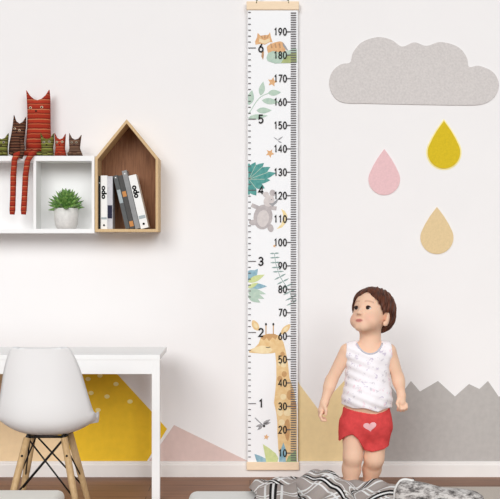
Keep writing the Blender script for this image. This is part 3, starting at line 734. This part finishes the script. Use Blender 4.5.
# ------------------------------------------------------------------ things in the foreground
def soft_block(lo, hi, r, m, name, sag=.004):
    b_ = bmesh.new(); box(b_, lo, hi)
    bmesh.ops.subdivide_edges(b_, edges=list(b_.edges), cuts=1, use_grid_fill=True)
    b_.free()
    b_ = bx(lo, hi, 0); bmesh.ops.bevel(b_, geom=list(b_.edges), offset=r, segments=6, affect='EDGES', profile=.5)
    for f in b_.faces: f.smooth = True
    return b_
pouf_m = mat('cream_boucle', (252, 248, 240), .95, .01, 300, .4, spec=.1)
pf = thing('floor_pouf', (-.93, -1.4, 0), 'cream upholstered pouf on the floor in front of the chair', 'pouf')
obj('cover', soft_block((-1.30, -1.62, 0), (-.612, -1.12, .176), .022, pouf_m, 'x'), pouf_m, pf)
pp_ = bmesh.new(); tube(pp_, [(-1.28, -1.622, .088), (-.634, -1.622, .088), (-.613, -1.612, .088), (-.610, -1.59, .088), (-.610, -1.15, .088), (-.613, -1.13, .088), (-.634, -1.118, .088), (-1.28, -1.118, .088)], .004, 8)
obj('piping', pp_, pouf_m, pf)
pad_m = mat('white_quilt', (246, 245, 242), .9, .01, 60, .2, spec=.1)
pd = thing('floor_mattress', (.2, -1.1, 0), 'low white floor mattress under the plaid throw', 'mattress')
obj('mattress_body', soft_block((-.215, -1.40, 0), (.60, -.85, .118), .028, pad_m, 'x'), pad_m, pd)
pp_ = bmesh.new(); tube(pp_, [(-.19, -1.402, .06), (.575, -1.402, .06), (.598, -1.392, .06), (.602, -1.37, .06), (.602, -.88, .06), (.598, -.858, .06), (.575, -.848, .06), (-.19, -.848, .06), (-.213, -.858, .06), (-.217, -.88, .06), (-.217, -1.37, .06), (-.213, -1.392, .06), (-.19, -1.402, .06)], .004, 8)
obj('piping', pp_, pad_m, pd)
rug_m = mat('beige_wool', (208, 200, 190), .98, .08, 250, .6, spec=.05)
tag(obj('rug', soft_block((.72, -1.9, 0), (1.9, -.27, .012), .004, rug_m, 'x'), rug_m), 'pale beige rug lying on the floor at lower right', 'rug')

def plaid(name, base, sc):
    m, nt, b = new_mat(name); b.inputs['Roughness'].default_value = .95; b.inputs['Specular IOR Level'].default_value = .08
    uv = nt.nodes.new('ShaderNodeUVMap'); uv.uv_map = 'UVMap'
    sep = nt.nodes.new('ShaderNodeSeparateXYZ'); nt.links.new(uv.outputs[0], sep.inputs[0])
    def bands(sock, stops):
        mu = nt.nodes.new('ShaderNodeMath'); mu.operation = 'MULTIPLY'; mu.inputs[1].default_value = sc; nt.links.new(sock, mu.inputs[0])
        fr = nt.nodes.new('ShaderNodeMath'); fr.operation = 'FRACT'; nt.links.new(mu.outputs[0], fr.inputs[0])
        r = nt.nodes.new('ShaderNodeValToRGB'); r.color_ramp.interpolation = 'CONSTANT'
        for i, (p, c) in enumerate(stops):
            e = r.color_ramp.elements[i] if i < 2 else r.color_ramp.elements.new(p)
            e.position = p; e.color = c
        nt.links.new(fr.outputs[0], r.inputs['Fac']); return r
    G = lin(base); Wh = lin((252, 250, 248)); Bk = lin((40, 37, 37))
    A = bands(sep.outputs['X'], [(0, (*G[:3], 0)), (.30, (*Wh[:3], 1)), (.36, (*G[:3], 0)), (.45, (*Bk[:3], 1)), (.52, (*Wh[:3], 1)), (.58, (*Bk[:3], 1)), (.65, (*G[:3], 0)), (.74, (*Wh[:3], 1)), (.80, (*G[:3], 0))])
    B = bands(sep.outputs['Y'], [(0, (*G[:3], 0)), (.38, (*Wh[:3], 1)), (.45, (*G[:3], 0)), (.55, (*Wh[:3], 1)), (.62, (*G[:3], 0))])
    mx = nt.nodes.new('ShaderNodeMix'); mx.data_type = 'RGBA'
    nt.links.new(A.outputs['Alpha'], mx.inputs['Factor']); nt.links.new(B.outputs['Color'], mx.inputs['A']); nt.links.new(A.outputs['Color'], mx.inputs['B'])
    tc = nt.nodes.new('ShaderNodeTexCoord'); n = nt.nodes.new('ShaderNodeTexNoise'); n.inputs['Scale'].default_value = 300; nt.links.new(tc.outputs['Object'], n.inputs['Vector'])
    m2 = nt.nodes.new('ShaderNodeMix'); m2.data_type = 'RGBA'; m2.blend_type = 'MULTIPLY'; m2.inputs['Factor'].default_value = .3
    nt.links.new(mx.outputs['Result'], m2.inputs['A']); nt.links.new(n.outputs['Color'], m2.inputs['B']); nt.links.new(m2.outputs['Result'], b.inputs['Base Color'])
    return m
plaid_m = plaid('plaid_wool', (184, 172, 166), 1.0)
def cloth(name, P, uvf, parent, thick=.006):
    """P[i][j] a grid of points; uvf(i,j) the weave coordinates"""
    b_ = bmesh.new(); uvl = b_.loops.layers.uv.new('UVMap'); R_ = [[b_.verts.new(p) for p in row] for row in P]; ids = {}
    for i, row in enumerate(R_):
        for j, v in enumerate(row): ids[v] = (i, j)
    for i in range(len(R_)-1):
        for j in range(len(R_[0])-1):
            f = b_.faces.new((R_[i][j], R_[i+1][j], R_[i+1][j+1], R_[i][j+1])); f.smooth = True
            for l in f.loops: l[uvl].uv = uvf(*ids[l.vert])
    o = obj(name, b_, plaid_m, parent)
    md = o.modifiers.new('thickness', 'SOLIDIFY'); md.thickness = thick; md.offset = 1
    return o
bl = thing('plaid_throw', (.25, -1.02, .118), 'grey plaid throw with black and white stripes, crumpled on the mattress', 'blanket')
def ridge(x, y, x0, y0, x1, y1, h, w):                    # a fold: a smooth crest along a line
    dx, dy = x1-x0, y1-y0; L2 = dx*dx+dy*dy; t = max(0, min(1, ((x-x0)*dx+(y-y0)*dy)/L2)); ex = x-x0-t*dx; ey = y-y0-t*dy
    return h(t)*math.exp(-(ex*ex+ey*ey)/(w*w)) if callable(h) else h*math.exp(-(ex*ex+ey*ey)/(w*w))
NX, NY = 130, 90; P = []
xs_ = [253, 262, 275, 288, 300, 312, 322, 328, 336, 345, 352, 362, 372, 385, 392, 399]; ys_ = [485.5, 484.5, 486, 484.5, 481.5, 478.5, 476, 475.5, 478, 481.5, 484, 483.5, 483, 484, 486.5, 490]
for i in range(NX+1):
    row = []; X = .012+.505*i/NX
    for j in range(NY+1):
        Y = -1.34+.53*j/NY
        zt = CZ-(float(np.interp(250+X*F/4.02, xs_, ys_))-249.5)*4.02/F
        v = (Y+.98-.06*math.sin(X*9))/.13
        crest = math.exp(-v*v) if v > 0 else math.exp(-(v*1.25)**2)
        z = .126+max(0, zt-.126)*crest
        z += .010*math.sin(X*31+Y*22)*math.sin(Y*17-X*9)*(.4+.6*crest)+.005*math.sin(X*70-Y*48)
        z = max(z, .124)
        ex = min(1, i/5, (NX-i)/5); z = .122+(z-.122)*(.35+.65*ex)
        if Y > -.862: z -= min(.112, (Y+.862)*1.9)
        row.append(Vector((X+.012*math.sin(Y*23), min(Y, -.862)+max(0, Y+.862)*.35, max(z, .012))))
    P.append(row)
arcl = []
for i in range(NX+1):
    a_ = [0]
    for j in range(NY): a_.append(a_[-1]+math.hypot(P[i][j+1].y-P[i][j].y, (P[i][j+1].z-P[i][j].z)*1.25))
    arcl.append([t-a_[55] for t in a_])
def uv1(i, j):
    X = .505*i/NX-.26; Y = arcl[i][j]
    fold = .5*(1+math.tanh((X-.03+Y*.5)/.012)); a = math.radians(32-78*fold)
    return ((X*math.cos(a)+Y*math.sin(a))*8.6+.30*fold+.62, (-X*math.sin(a)+Y*math.cos(a))*8.6+.1)
cloth('throw_body', P, uv1, bl)
Pf = []
for i in range(41):
    row = []
    for j in range(41):
        u, v = i/40, j/40; X = .008+.15*u; Y = -1.34+.36*v
        z = .140+.020*math.exp(-((v-.8)/.25)**2)+.006*math.sin(u*9+v*5)+.014*u
        if v > .9: z -= (v-.9)*.25
        row.append(Vector((X+.02*v*(1-u), Y, z)))
    Pf.append(row)
cloth('folded_corner', Pf, lambda i, j: (.15*i/40*7.5+.08, .36*j/40*7.5), bl)

# patterned cushion
cu_m, nt, bs = new_mat('fleck_weave'); bs.inputs['Roughness'].default_value = .95
tc = nt.nodes.new('ShaderNodeTexCoord'); mp = nt.nodes.new('ShaderNodeMapping'); mp.inputs['Scale'].default_value = (26, 26, 70); mp.inputs['Rotation'].default_value = (0, .5, 0); nt.links.new(tc.outputs['Object'], mp.inputs['Vector'])
n = nt.nodes.new('ShaderNodeTexNoise'); n.inputs['Scale'].default_value = 1.3; n.inputs['Detail'].default_value = 5; n.inputs['Roughness'].default_value = .7; nt.links.new(mp.outputs['Vector'], n.inputs['Vector'])
r = nt.nodes.new('ShaderNodeValToRGB'); r.color_ramp.elements[0].position = .36; r.color_ramp.elements[0].color = lin((62, 58, 57)); r.color_ramp.elements[1].position = .56; r.color_ramp.elements[1].color = lin((214, 209, 205))
e = r.color_ramp.elements.new(.46); e.color = lin((150, 144, 141))
nt.links.new(n.outputs['Fac'], r.inputs['Fac']); nt.links.new(r.outputs['Color'], bs.inputs['Base Color'])
cs = thing('cushion', (.55, -1.59, .0), 'grey and white flecked cushion leaning beside the plaid throw', 'cushion')
out = [(393, 500), (394, 488), (398, 480), (403, 477.5), (410, 478.5), (424, 481), (440, 485), (456, 486.5), (468, 488), (477, 491), (483, 502), (484, 555), (440, 579), (396, 574), (391, 540)]
oc = [XZ(x, y, 3.44) for x, y in spline(out, 5)]
oc = [(x, max(z, .002)) for x, z in oc]
obj('cushion_cover', pillow(bmesh.new(), oc, (.56, .09), .055, 3.44-D-.03, K=10, pw=.6), cu_m, cs)
tb = bmesh.new(); tube(tb, [(x, 3.44-D-.03, z) for x, z in oc[:22]], .004, 8)
obj('piping', tb, mat('white_cord', (238, 236, 233), .9), cs)

# ------------------------------------------------------------------ the child
dch = 4.53
def K(px, py, dy=0): 
    v = W(px, py, dch); return np.array((v.x, v.y+dy, v.z))
FT = K(362, 499)
child = thing('child', (float(FT[0]), float(FT[1]), 0), 'toddler in white vest and red shorts standing barefoot, looking up to the left', 'person')
skin_c = np.array(lin((240, 199, 171))[:3]); lip_c = np.array(lin((206, 126, 116))[:3]); blush_c = np.array(lin((238, 180, 158))[:3]); brow_c = np.array(lin((170, 120, 95))[:3])
skin_m, nt, bs = new_mat('skin'); bs.inputs['Roughness'].default_value = .55; bs.inputs['Specular IOR Level'].default_value = .25
bs.inputs['Subsurface Weight'].default_value = .12; bs.inputs['Subsurface Radius'].default_value = (.012, .005, .003)
at = nt.nodes.new('ShaderNodeVertexColor'); at.layer_name = 'tint'; nt.links.new(at.outputs['Color'], bs.inputs['Base Color'])
yaw, pit = math.radians(38), math.radians(22)
fw = np.array((-math.sin(yaw)*math.cos(pit), -math.cos(yaw)*math.cos(pit), math.sin(pit)))
lf = np.array((math.cos(yaw), -math.sin(yaw), 0)); up = np.cross(lf, fw); up = up if up[2] > 0 else -up
roll = math.radians(3); lf, up = lf*math.cos(roll)+up*math.sin(roll), up*math.cos(roll)-lf*math.sin(roll)
HC = K(371.8, 311, .005); R3 = [lf, fw, up]
def HL(l, f, u): return HC+lf*l+fw*f+up*u
def loc(x, y, z):
    q = (x-HC[0], y-HC[1], z-HC[2]); return [R3[i][0]*q[0]+R3[i][1]*q[1]+R3[i][2]*q[2] for i in range(3)]
def build_body():
    f = Field((.20, -.66, -.004), (.66, -.28, .84), .0028)
    # trunk
    f.cap(K(366, 418), K(368, 362), .086, .074, .02, ys=.76)
    f.ell(K(367, 398, -.014), (.084, .072, .075), .02)
    f.cap(K(350.5, 351), K(386, 350.5), .027, .027, .025)
    f.cap(K(370, 345, .004), K(371, 326, .008), .042, .040, .015)
    f.cap(K(356, 424), K(377, 424), .054, .054, .02)
    # legs
    for hip, knee, ank, toe in ((K(354, 428), K(352.5, 456, -.012), K(350.5, 490, .01), K(348, 496, -.085)), (K(377, 430, .01), K(374.5, 459, .008), K(371, 489, .075), K(369, 496, -.005))):
        ank[2] = .042; toe[2] = .016
        f.cap(hip, knee, .048, .036, .02); kc = knee*.6+ank*.4; kc[1] += .012
        f.cap(knee, kc, .0355, .0355, .015); f.cap(kc, ank, .034, .025, .015)
        heel = ank+np.array((0, .018, -.020)); f.cap(heel, toe+np.array((0, .02, 0)), .020, .020, .015); f.cap(ank, toe, .022, .014, .015)
        for q, (ox, ol, rr) in enumerate(((-.018, .016, .0095), (-.007, .020, .0075), (.003, .018, .007), (.012, .014, .0065), (.020, .008, .006))):
            s_ = 1 if hip[0] < K(366, 0)[0] else -1
            base = toe+np.array((-ox*s_, 0, -.004)); base[2] = rr+.003; f.cap(base, base+np.array((0, -ol, 0)), rr, rr*.95, .004)
    # arms
    for S, E_, Wr in ((K(346.5, 351), K(331.5, 381, .012), K(324.3, 402, -.01)), (K(389.5, 351.5), K(398.3, 378, .012), K(401.3, 395, -.005))):
        f.cap(S, E_, .0265, .0225, .02); M = E_*.7+Wr*.3; f.cap(E_, M, .0225, .0215, .012); f.cap(M, Wr, .0215, .0155, .012)
    # hand at the viewer's left, seen from the thumb side
    f.cap(K(324.0, 403, -.010), K(321.8, 410, -.010), .0145, .0165, .012)
    for i, dy in enumerate((-.033, -.0185, -.004, .0105)):
        sh_ = (0, .3, .1, -.6)[i]
        a, b_, c_, e_ = K(321.4, 411, dy*.8), K(319.8, 415+sh_, dy), K(321.5, 418.8+sh_, dy), K(325.2, 419.4+sh_, dy*.95)
        f.cap(a, b_, .0068, .0062, .005); f.cap(b_, c_, .0062, .0058, .002); f.cap(c_, e_, .0058, .0050, .002)
    f.cap(K(323.8, 404.5, -.022), K(325.6, 409, -.033), .0080, .0066, .006); f.cap(K(325.6, 409, -.033), K(325.2, 413.5, -.036), .0064, .0052, .002)
    # hand at the viewer's right, back of the hand turned out and fingers curled
    f.cap(K(401.3, 396, -.006), K(401.2, 402, -.010), .0145, .0165, .012)
    for i, (x, dx) in enumerate(((398.2, -1), (400.9, -.6), (403.5, -.2), (405.8, .2))):
        ly = (0, .8, .4, -.8)[i]
        a, b_, c_, e_ = K(x, 403.5, -.014), K(x+dx*.3, 407.5+ly, -.022), K(x+dx*.6, 409.6+ly, -.013), K(x+dx*.6, 408.2+ly, -.001)
        f.cap(a, b_, .0058, .0056, .004); f.cap(b_, c_, .0055, .0052, .0015); f.cap(c_, e_, .0052, .0046, .0015)
    f.cap(K(398.3, 398.5, -.016), K(396.4, 402.5, -.026), .0076, .0064, .006); f.cap(K(396.4, 402.5, -.026), K(397.6, 406, -.034), .0062, .0050, .002)
    # head
    f.ell(HL(0, -.006, .010), (.068, .084, .075), .012, R3)
    f.ell(HL(0, .020, -.045), (.056, .056, .050), .025, R3)
    for s_ in (-1, 1): f.ell(HL(s_*.031, .041, -.056), (.027, .027, .025), .018, R3)
    f.cap(HL(-.008, .056, -.083), HL(.008, .056, -.083), .017, .017, .02)
    f.cap(HL(0, .073, -.016), HL(0, .082, -.034), .0055, .0070, .012); f.ell(HL(0, .084, -.037), (.0085, .008, .0075), .006, R3)
    for s_ in (-1, 1): f.ell(HL(s_*.008, .078, -.040), (.006, .006, .005), .005, R3)
    f.cap(HL(-.011, .0735, -.0625), HL(.011, .0735, -.0625), .0045, .0045, .006); f.cap(HL(-.008, .072, -.0695), HL(.008, .072, -.0695), .0052, .0052, .005)
    for s_ in (-1, 1):
        c = HL(s_*.071, -.008, -.032); ff = fw*.8+lf*s_*.5; 
        A = [lf*.85-fw*.5*s_, fw*.85+lf*.5*s_, up]
        f.ell(c, (.008, .019, .027), .004, A)
        f.ell(HL(s_*.068, .000, -.053), (.007, .009, .010), .006, R3)
    # eye sockets: a shallow hollow
    for s_ in (-1, 1):
        c = HL(s_*.026, .083, -.013)
        sl, (x, y, z) = f.grid(c-.03, c+.03); q = loc(x, y, z)
        e = np.sqrt(((q[0]-s_*.026)/1.35)**2+(q[1]-.083)**2+((q[2]+.013))**2)-.0125
        a = f.g[sl]; k = .006; h = np.clip(.5-.5*(a+e)/k, 0, 1); f.g[sl] = a*(1-h)+(-e)*h+k*h*(1-h)
    return f.mesh()
V, Q = build_body()
def tint(V):
    q = [(V-HC) @ R3[i] for i in range(3)]
    c = np.tile(skin_c, (len(V), 1))
    def mixin(col, w): 
        nonlocal c
        w = np.clip(w, 0, 1)[:, None]; c = c*(1-w)+col*w
    front = q[1] > .03
    for s_ in (-1, 1):
        mixin(blush_c, front*.6*np.exp(-(((q[0]-s_*.036)/.02)**2+((q[2]+.052)/.018)**2)))
        yb_ = .014-((q[0]-s_*.026)/.02)**2*.004; mixin(brow_c, front*.55*np.exp(-((q[2]-yb_)/.0032)**2)*(np.abs(q[0]-s_*.027) < .016))
    mixin(lip_c, front*np.clip(1.6-1.5*(((q[0])/.0175)**2+((q[2]+.066)/.0080)**2), 0, 1))
    mixin(lip_c*.55, front*.7*np.exp(-((q[2]+.0662)/.0014)**2)*(np.abs(q[0]) < .014))
    for s_ in (-1, 1): mixin(lip_c*.5, front*.6*np.exp(-(((q[0]-s_*.0048)/.0022)**2+((q[2]+.0435)/.0018)**2)))
    mixin(lip_c, (q[1] < .02)*.35*np.exp(-(((np.abs(q[0])-.07)/.012)**2+((q[2]+.03)/.012)**2+((q[1]+.012)/.01)**2)))
    return c
body, V, Q = np_obj('body', V, Q, skin_m, child, relax=1, tint=tint)
bvh = BVHTree.FromPolygons(V.tolist(), Q.tolist())
M3 = Matrix((lf, fw, up)).transposed()
scl_m = mat('eye_white', (240, 234, 230), .25, .01); iris_m = mat('dark_iris', (46, 28, 22), .15, .1, 200, spec=.6); lash_m = mat('lashes', (64, 40, 32), .9)
for s_ in (-1, 1):
    hit = bvh.ray_cast(Vector(HL(s_*.026, .14, -.013)), Vector(-fw))
    fd = float((np.array(hit[0])-HC) @ fw)
    e = obj('eye', ellipsoid(bmesh.new(), HL(s_*.026, fd-.0035, -.013), (.0116, .0075, .0078), M3, 20), scl_m, child)
    obj('iris', ellipsoid(bmesh.new(), HL(s_*.026+.0006, fd+.0028, -.0122), (.0092, .0026, .0076), M3, 16), iris_m, e)
    pts_ = [HL(s_*.026+u*.0134, fd+.003-abs(u)**2*.003, -.0056-abs(u)**2*.0062) for u in np.linspace(-1, 1, 9)]
    obj('upper_eyelid', tube(bmesh.new(), pts_, [.0008, .0014, .0018, .002, .002, .002, .0018, .0014, .0008], 8), lash_m, e)
# hair
def build_hair():
    f = Field(HC-.14, HC+.14, .0024)
    sl, (x, y, z) = f.grid(); l, fo, u = loc(x, y, z)
    def el(c, r):
        q = ((l-c[0])/r[0], (fo-c[1])/r[1], (u-c[2])/r[2]); k0 = np.sqrt(q[0]**2+q[1]**2+q[2]**2); return (k0-1)*min(r)
    d = el((0, -.014, .013), (.081, .094, .085))
    d2 = el((.0, -.060, -.010), (.064, .050, .055)); k = .02; h = np.clip(.5+.5*(d-d2)/k, 0, 1); d = d+(d2-d)*h-k*h*(1-h)
    ang = np.arctan2(l, fo+.03); d = d+.0018*np.sin(ang*19+u*35)+.0014*np.sin(ang*37-u*60+1)+.0016*np.sin(l*110+fo*70)
    face = np.sqrt(((l-.005)/.0620)**2+((u+.030)/(.079+.006*np.sin(l*120+.5)))**2)-1                 # opening over the face
    face = np.where(fo > -.004, face*.06, .05)
    side = np.maximum(-(fo-.016-(.03)*np.clip((u+.0)/.04, 0, 1)), .0)
    d = np.maximum(d, -face)
    low = -(u+.026+np.clip(-(fo+.012), 0, .05)*1.25+.004*np.sin(ang*23))                   # lower edge, dropping towards the nape
    d = np.maximum(d, np.where(fo < .022, low, -.05))
    for s_ in (-1, 1):                                                 # hair parts round the ears
        d = np.maximum(d, -(np.sqrt(((l-s_*.073)/.022)**2+((fo+.004)/.024)**2+((u+.036)/.031)**2)-1)*.022)
    f.g = d.astype(np.float32); return f.mesh()
hair_m, nt, bs = new_mat('brown_hair'); bs.inputs['Roughness'].default_value = .5; bs.inputs['Specular IOR Level'].default_value = .25
tc = nt.nodes.new('ShaderNodeTexCoord'); mp = nt.nodes.new('ShaderNodeMapping'); mp.inputs['Scale'].default_value = (90, 30, 14); mp.inputs['Rotation'].default_value = (.3, -.5, .4); nt.links.new(tc.outputs['Object'], mp.inputs['Vector'])
n = nt.nodes.new('ShaderNodeTexNoise'); n.inputs['Scale'].default_value = 1.5; n.inputs['Detail'].default_value = 5; nt.links.new(mp.outputs['Vector'], n.inputs['Vector'])
r = nt.nodes.new('ShaderNodeValToRGB'); r.color_ramp.elements[0].position = .3; r.color_ramp.elements[0].color = lin((46, 22, 16)); r.color_ramp.elements[1].position = .75; r.color_ramp.elements[1].color = lin((118, 66, 44))
nt.links.new(n.outputs['Fac'], r.inputs['Fac']); nt.links.new(r.outputs['Color'], bs.inputs['Base Color'])
HV, HQ = build_hair(); np_obj('hair', HV, HQ, hair_m, child, relax=2)
# vest
def pxz(x, xs, ys, dy):                                  # height of an edge across the body, at depth dy in front of the middle
    d = dch+dy; return CZ-(np.interp(250+x*F/d, xs, ys)-249.5)*d/F
def build_vest():
    f = Field((.27, -.63, .30), (.63, -.33, .66), .0026); o = .009
    f.cap(K(366, 420), K(368, 362), .090+o, .074+o, .02, ys=.78); f.ell(K(367, 398, -.014), (.086+o, .073+o, .078), .02)
    f.cap(K(350.5, 351), K(386, 350.5), .0285+o, .0285+o, .025)
    sl, (x, y, z) = f.grid(); d = f.g
    d = d+.0016*np.sin(x*95+z*60)*np.sin(z*120-x*30)+.0012*np.sin(z*190+x*80)
    d = np.maximum(d, pxz(x, [330, 339, 363, 378, 391, 400], [406.5, 406.5, 408.5, 411, 409, 409], -.07)+.003*np.sin(x*75)-z)
    nk = np.sqrt(((x-K(368.8, 0)[0])/.050)**2+((z-K(0, 337)[2])/.058)**2)*.05-.05     # scooped neckline
    d = np.maximum(d, -np.where(y < dch-D+.01, nk, np.maximum(nk, K(0, 341)[2]-z)))
    py_ = 249.5+(CZ-z)*F/dch; px_ = 250+x*F/dch                                       # armholes
    L_ = np.interp(py_, [336, 345, 353, 360, 366, 372, 378], [347.6, 346.2, 345.4, 344.6, 342.5, 337, 320]); R_ = np.interp(py_, [336, 345, 353, 360, 366, 372, 378], [390, 391, 391.6, 392, 394, 399, 415])
    d = np.maximum(d, np.maximum(L_-px_, px_-R_)*dch/F*.9)
    f.g = d.astype(np.float32); return f.mesh()
vest_m, nt, bs = new_mat('printed_cotton'); bs.inputs['Roughness'].default_value = .95; bs.inputs['Specular IOR Level'].default_value = .05
tc = nt.nodes.new('ShaderNodeTexCoord'); vo = nt.nodes.new('ShaderNodeTexVoronoi'); vo.inputs['Scale'].default_value = 42; vo.inputs['Randomness'].default_value = .9
n = nt.nodes.new('ShaderNodeTexNoise'); n.inputs['Scale'].default_value = 120; nt.links.new(tc.outputs['Object'], n.inputs['Vector'])
mx0 = nt.nodes.new('ShaderNodeMix'); mx0.data_type = 'RGBA'; mx0.inputs['Factor'].default_value = .035; nt.links.new(tc.outputs['Object'], mx0.inputs['A']); nt.links.new(n.outputs['Color'], mx0.inputs['B'])
nt.links.new(mx0.outputs['Result'], vo.inputs['Vector'])
lt = nt.nodes.new('ShaderNodeValToRGB'); lt.color_ramp.elements[0].position = .22; lt.color_ramp.elements[0].color = (1, 1, 1, 1); lt.color_ramp.elements[1].position = .34; lt.color_ramp.elements[1].color = (0, 0, 0, 1); nt.links.new(vo.outputs['Distance'], lt.inputs['Fac'])
pc_ = nt.nodes.new('ShaderNodeValToRGB'); pc_.color_ramp.interpolation = 'CONSTANT'; pc_.color_ramp.elements[0].color = lin((216, 206, 222)); pc_.color_ramp.elements[1].position = .4; pc_.color_ramp.elements[1].color = lin((246, 220, 228)); e = pc_.color_ramp.elements.new(.7); e.color = lin((222, 216, 222))
nt.links.new(vo.outputs['Color'], pc_.inputs['Fac'])
mx = nt.nodes.new('ShaderNodeMix'); mx.data_type = 'RGBA'; mx.inputs['A'].default_value = lin((250, 245, 248)); nt.links.new(lt.outputs['Color'], mx.inputs['Factor']); nt.links.new(pc_.outputs['Color'], mx.inputs['B']); nt.links.new(mx.outputs['Result'], bs.inputs['Base Color'])
SV, SQ = build_vest(); vest, SV, SQ = np_obj('vest', SV, SQ, vest_m, child, relax=2)
vb = BVHTree.FromPolygons(SV.tolist(), SQ.tolist())
trim_m = mat('grey_rib_trim', (206, 204, 212), .9, .05, 200)
pts_ = []
for a in np.linspace(math.radians(202), math.radians(338), 22):
    X = K(368.8, 0)[0]+.0525*math.cos(a); Z = K(0, 337)[2]+.0605*math.sin(a); h_ = vb.ray_cast(Vector((X, -1, Z)), Vector((0, 1, 0)))
    if h_[0]: pts_.append(h_[0])
if len(pts_) > 3: obj('neck_trim', tube(bmesh.new(), pts_, .0036, 8), trim_m, vest)
# shorts
def build_shorts():
    f = Field((.27, -.63, .17), (.64, -.33, .42), .0026); o = .008
    f.cap(K(366, 418), K(367, 400), .088+o*.6, .084+o*.5, .02, ys=.80); f.cap(K(356.5, 425), K(376.5, 425), .054+o, .054+o, .02)
    f.cap(K(354, 428), K(352.0, 452, -.008), .050+o*1.1, .046+o*1.3, .02); f.cap(K(376, 430, .01), K(375.5, 455, .008), .048+o, .043+o, .02)
    sl, (x, y, z) = f.grid(); d = f.g+.0015*np.sin(x*110+z*50)*np.sin(z*70)
    d = np.maximum(d, z-pxz(x, [330, 341, 360, 376, 391, 400], [408, 408.5, 412, 414.5, 410.5, 410], -.07))
    d = np.maximum(d, pxz(x, [335, 340, 345, 352, 358, 365, 372, 384, 392, 398], [444, 442.5, 437, 434, 439, 451, 452.5, 450, 447, 447], -.05)-z)
    f.g = d.astype(np.float32); return f.mesh()
short_m = mat('red_jersey', (222, 78, 78), .9, .06, 60, .2, spec=.1)
TV, TQ = build_shorts(); shorts, TV, TQ = np_obj('shorts', TV, TQ, short_m, child, relax=2)
tbv = BVHTree.FromPolygons(TV.tolist(), TQ.tolist())
hb = bmesh.new(); ring = []
hc = K(368.0, 423.6)
def heart_r(t): return (.021*1.2*math.sin(t)**3, .021*(.8125*math.cos(t)-.3125*math.cos(2*t)-.125*math.cos(3*t)-.0625*math.cos(4*t)))
rows = []
for s_ in np.linspace(.02, 1, 8):
    rw = []
    for t in np.linspace(0, 2*math.pi, 33)[:-1]:
        hx, hz = heart_r(t); hx, hz = hx*math.cos(.12)-hz*math.sin(.12), hz*math.cos(.12)+hx*math.sin(.12)
        h_ = tbv.ray_cast(Vector((hc[0]+hx*s_, -1, hc[2]+hz*s_*.95)), Vector((0, 1, 0)))
        p_ = h_[0] if h_[0] else Vector((hc[0], -.55, hc[2])); rw.append(hb.verts.new(p_+Vector((0, -.0012, 0))))
    rows.append(rw)
for i in range(7):
    for k in range(32): hb.faces.new((rows[i][k], rows[i][(k+1) % 32], rows[i+1][(k+1) % 32], rows[i+1][k]))
hb.faces.new(rows[0])
obj('heart_patch', hb, mat('pale_pink_print', (244, 190, 194), .9), shorts)

# ------------------------------------------------------------------ camera and light
cam = bpy.data.cameras.new('camera'); co = bpy.data.objects.new('camera', cam); COL.objects.link(co)
co.location = (0, -D, CZ); co.rotation_euler = (math.pi/2, 0, 0); cam.sensor_fit = 'HORIZONTAL'; cam.sensor_width = 36; cam.lens = F/500*36
bpy.context.scene.camera = co
w = bpy.data.worlds.new('daylight'); bpy.context.scene.world = w; w.use_nodes = True
w.node_tree.nodes['Background'].inputs[0].default_value = (.98, .99, 1, 1); w.node_tree.nodes['Background'].inputs[1].default_value = .25
for en, an, dv in ((1.58, 30, (.32, .9, -.40)), (1.13, 32, (-.32, .9, -.40))):      # soft key sun from left; fill sun added from right to lighten shadows
    su = bpy.data.lights.new('key_fill_sun', 'SUN'); su.energy = en; su.angle = math.radians(an); su.color = (.985, .995, 1)
    so_ = bpy.data.objects.new('key_fill_sun', su); COL.objects.link(so_); so_.location = (0, -3, 3); so_.rotation_euler = Vector(dv).to_track_quat('-Z', 'Y').to_euler()
sc = bpy.context.scene; sc.view_settings.view_transform = 'Standard'; sc.view_settings.look = 'None'; sc.view_settings.exposure = 0; sc.view_settings.gamma = 1
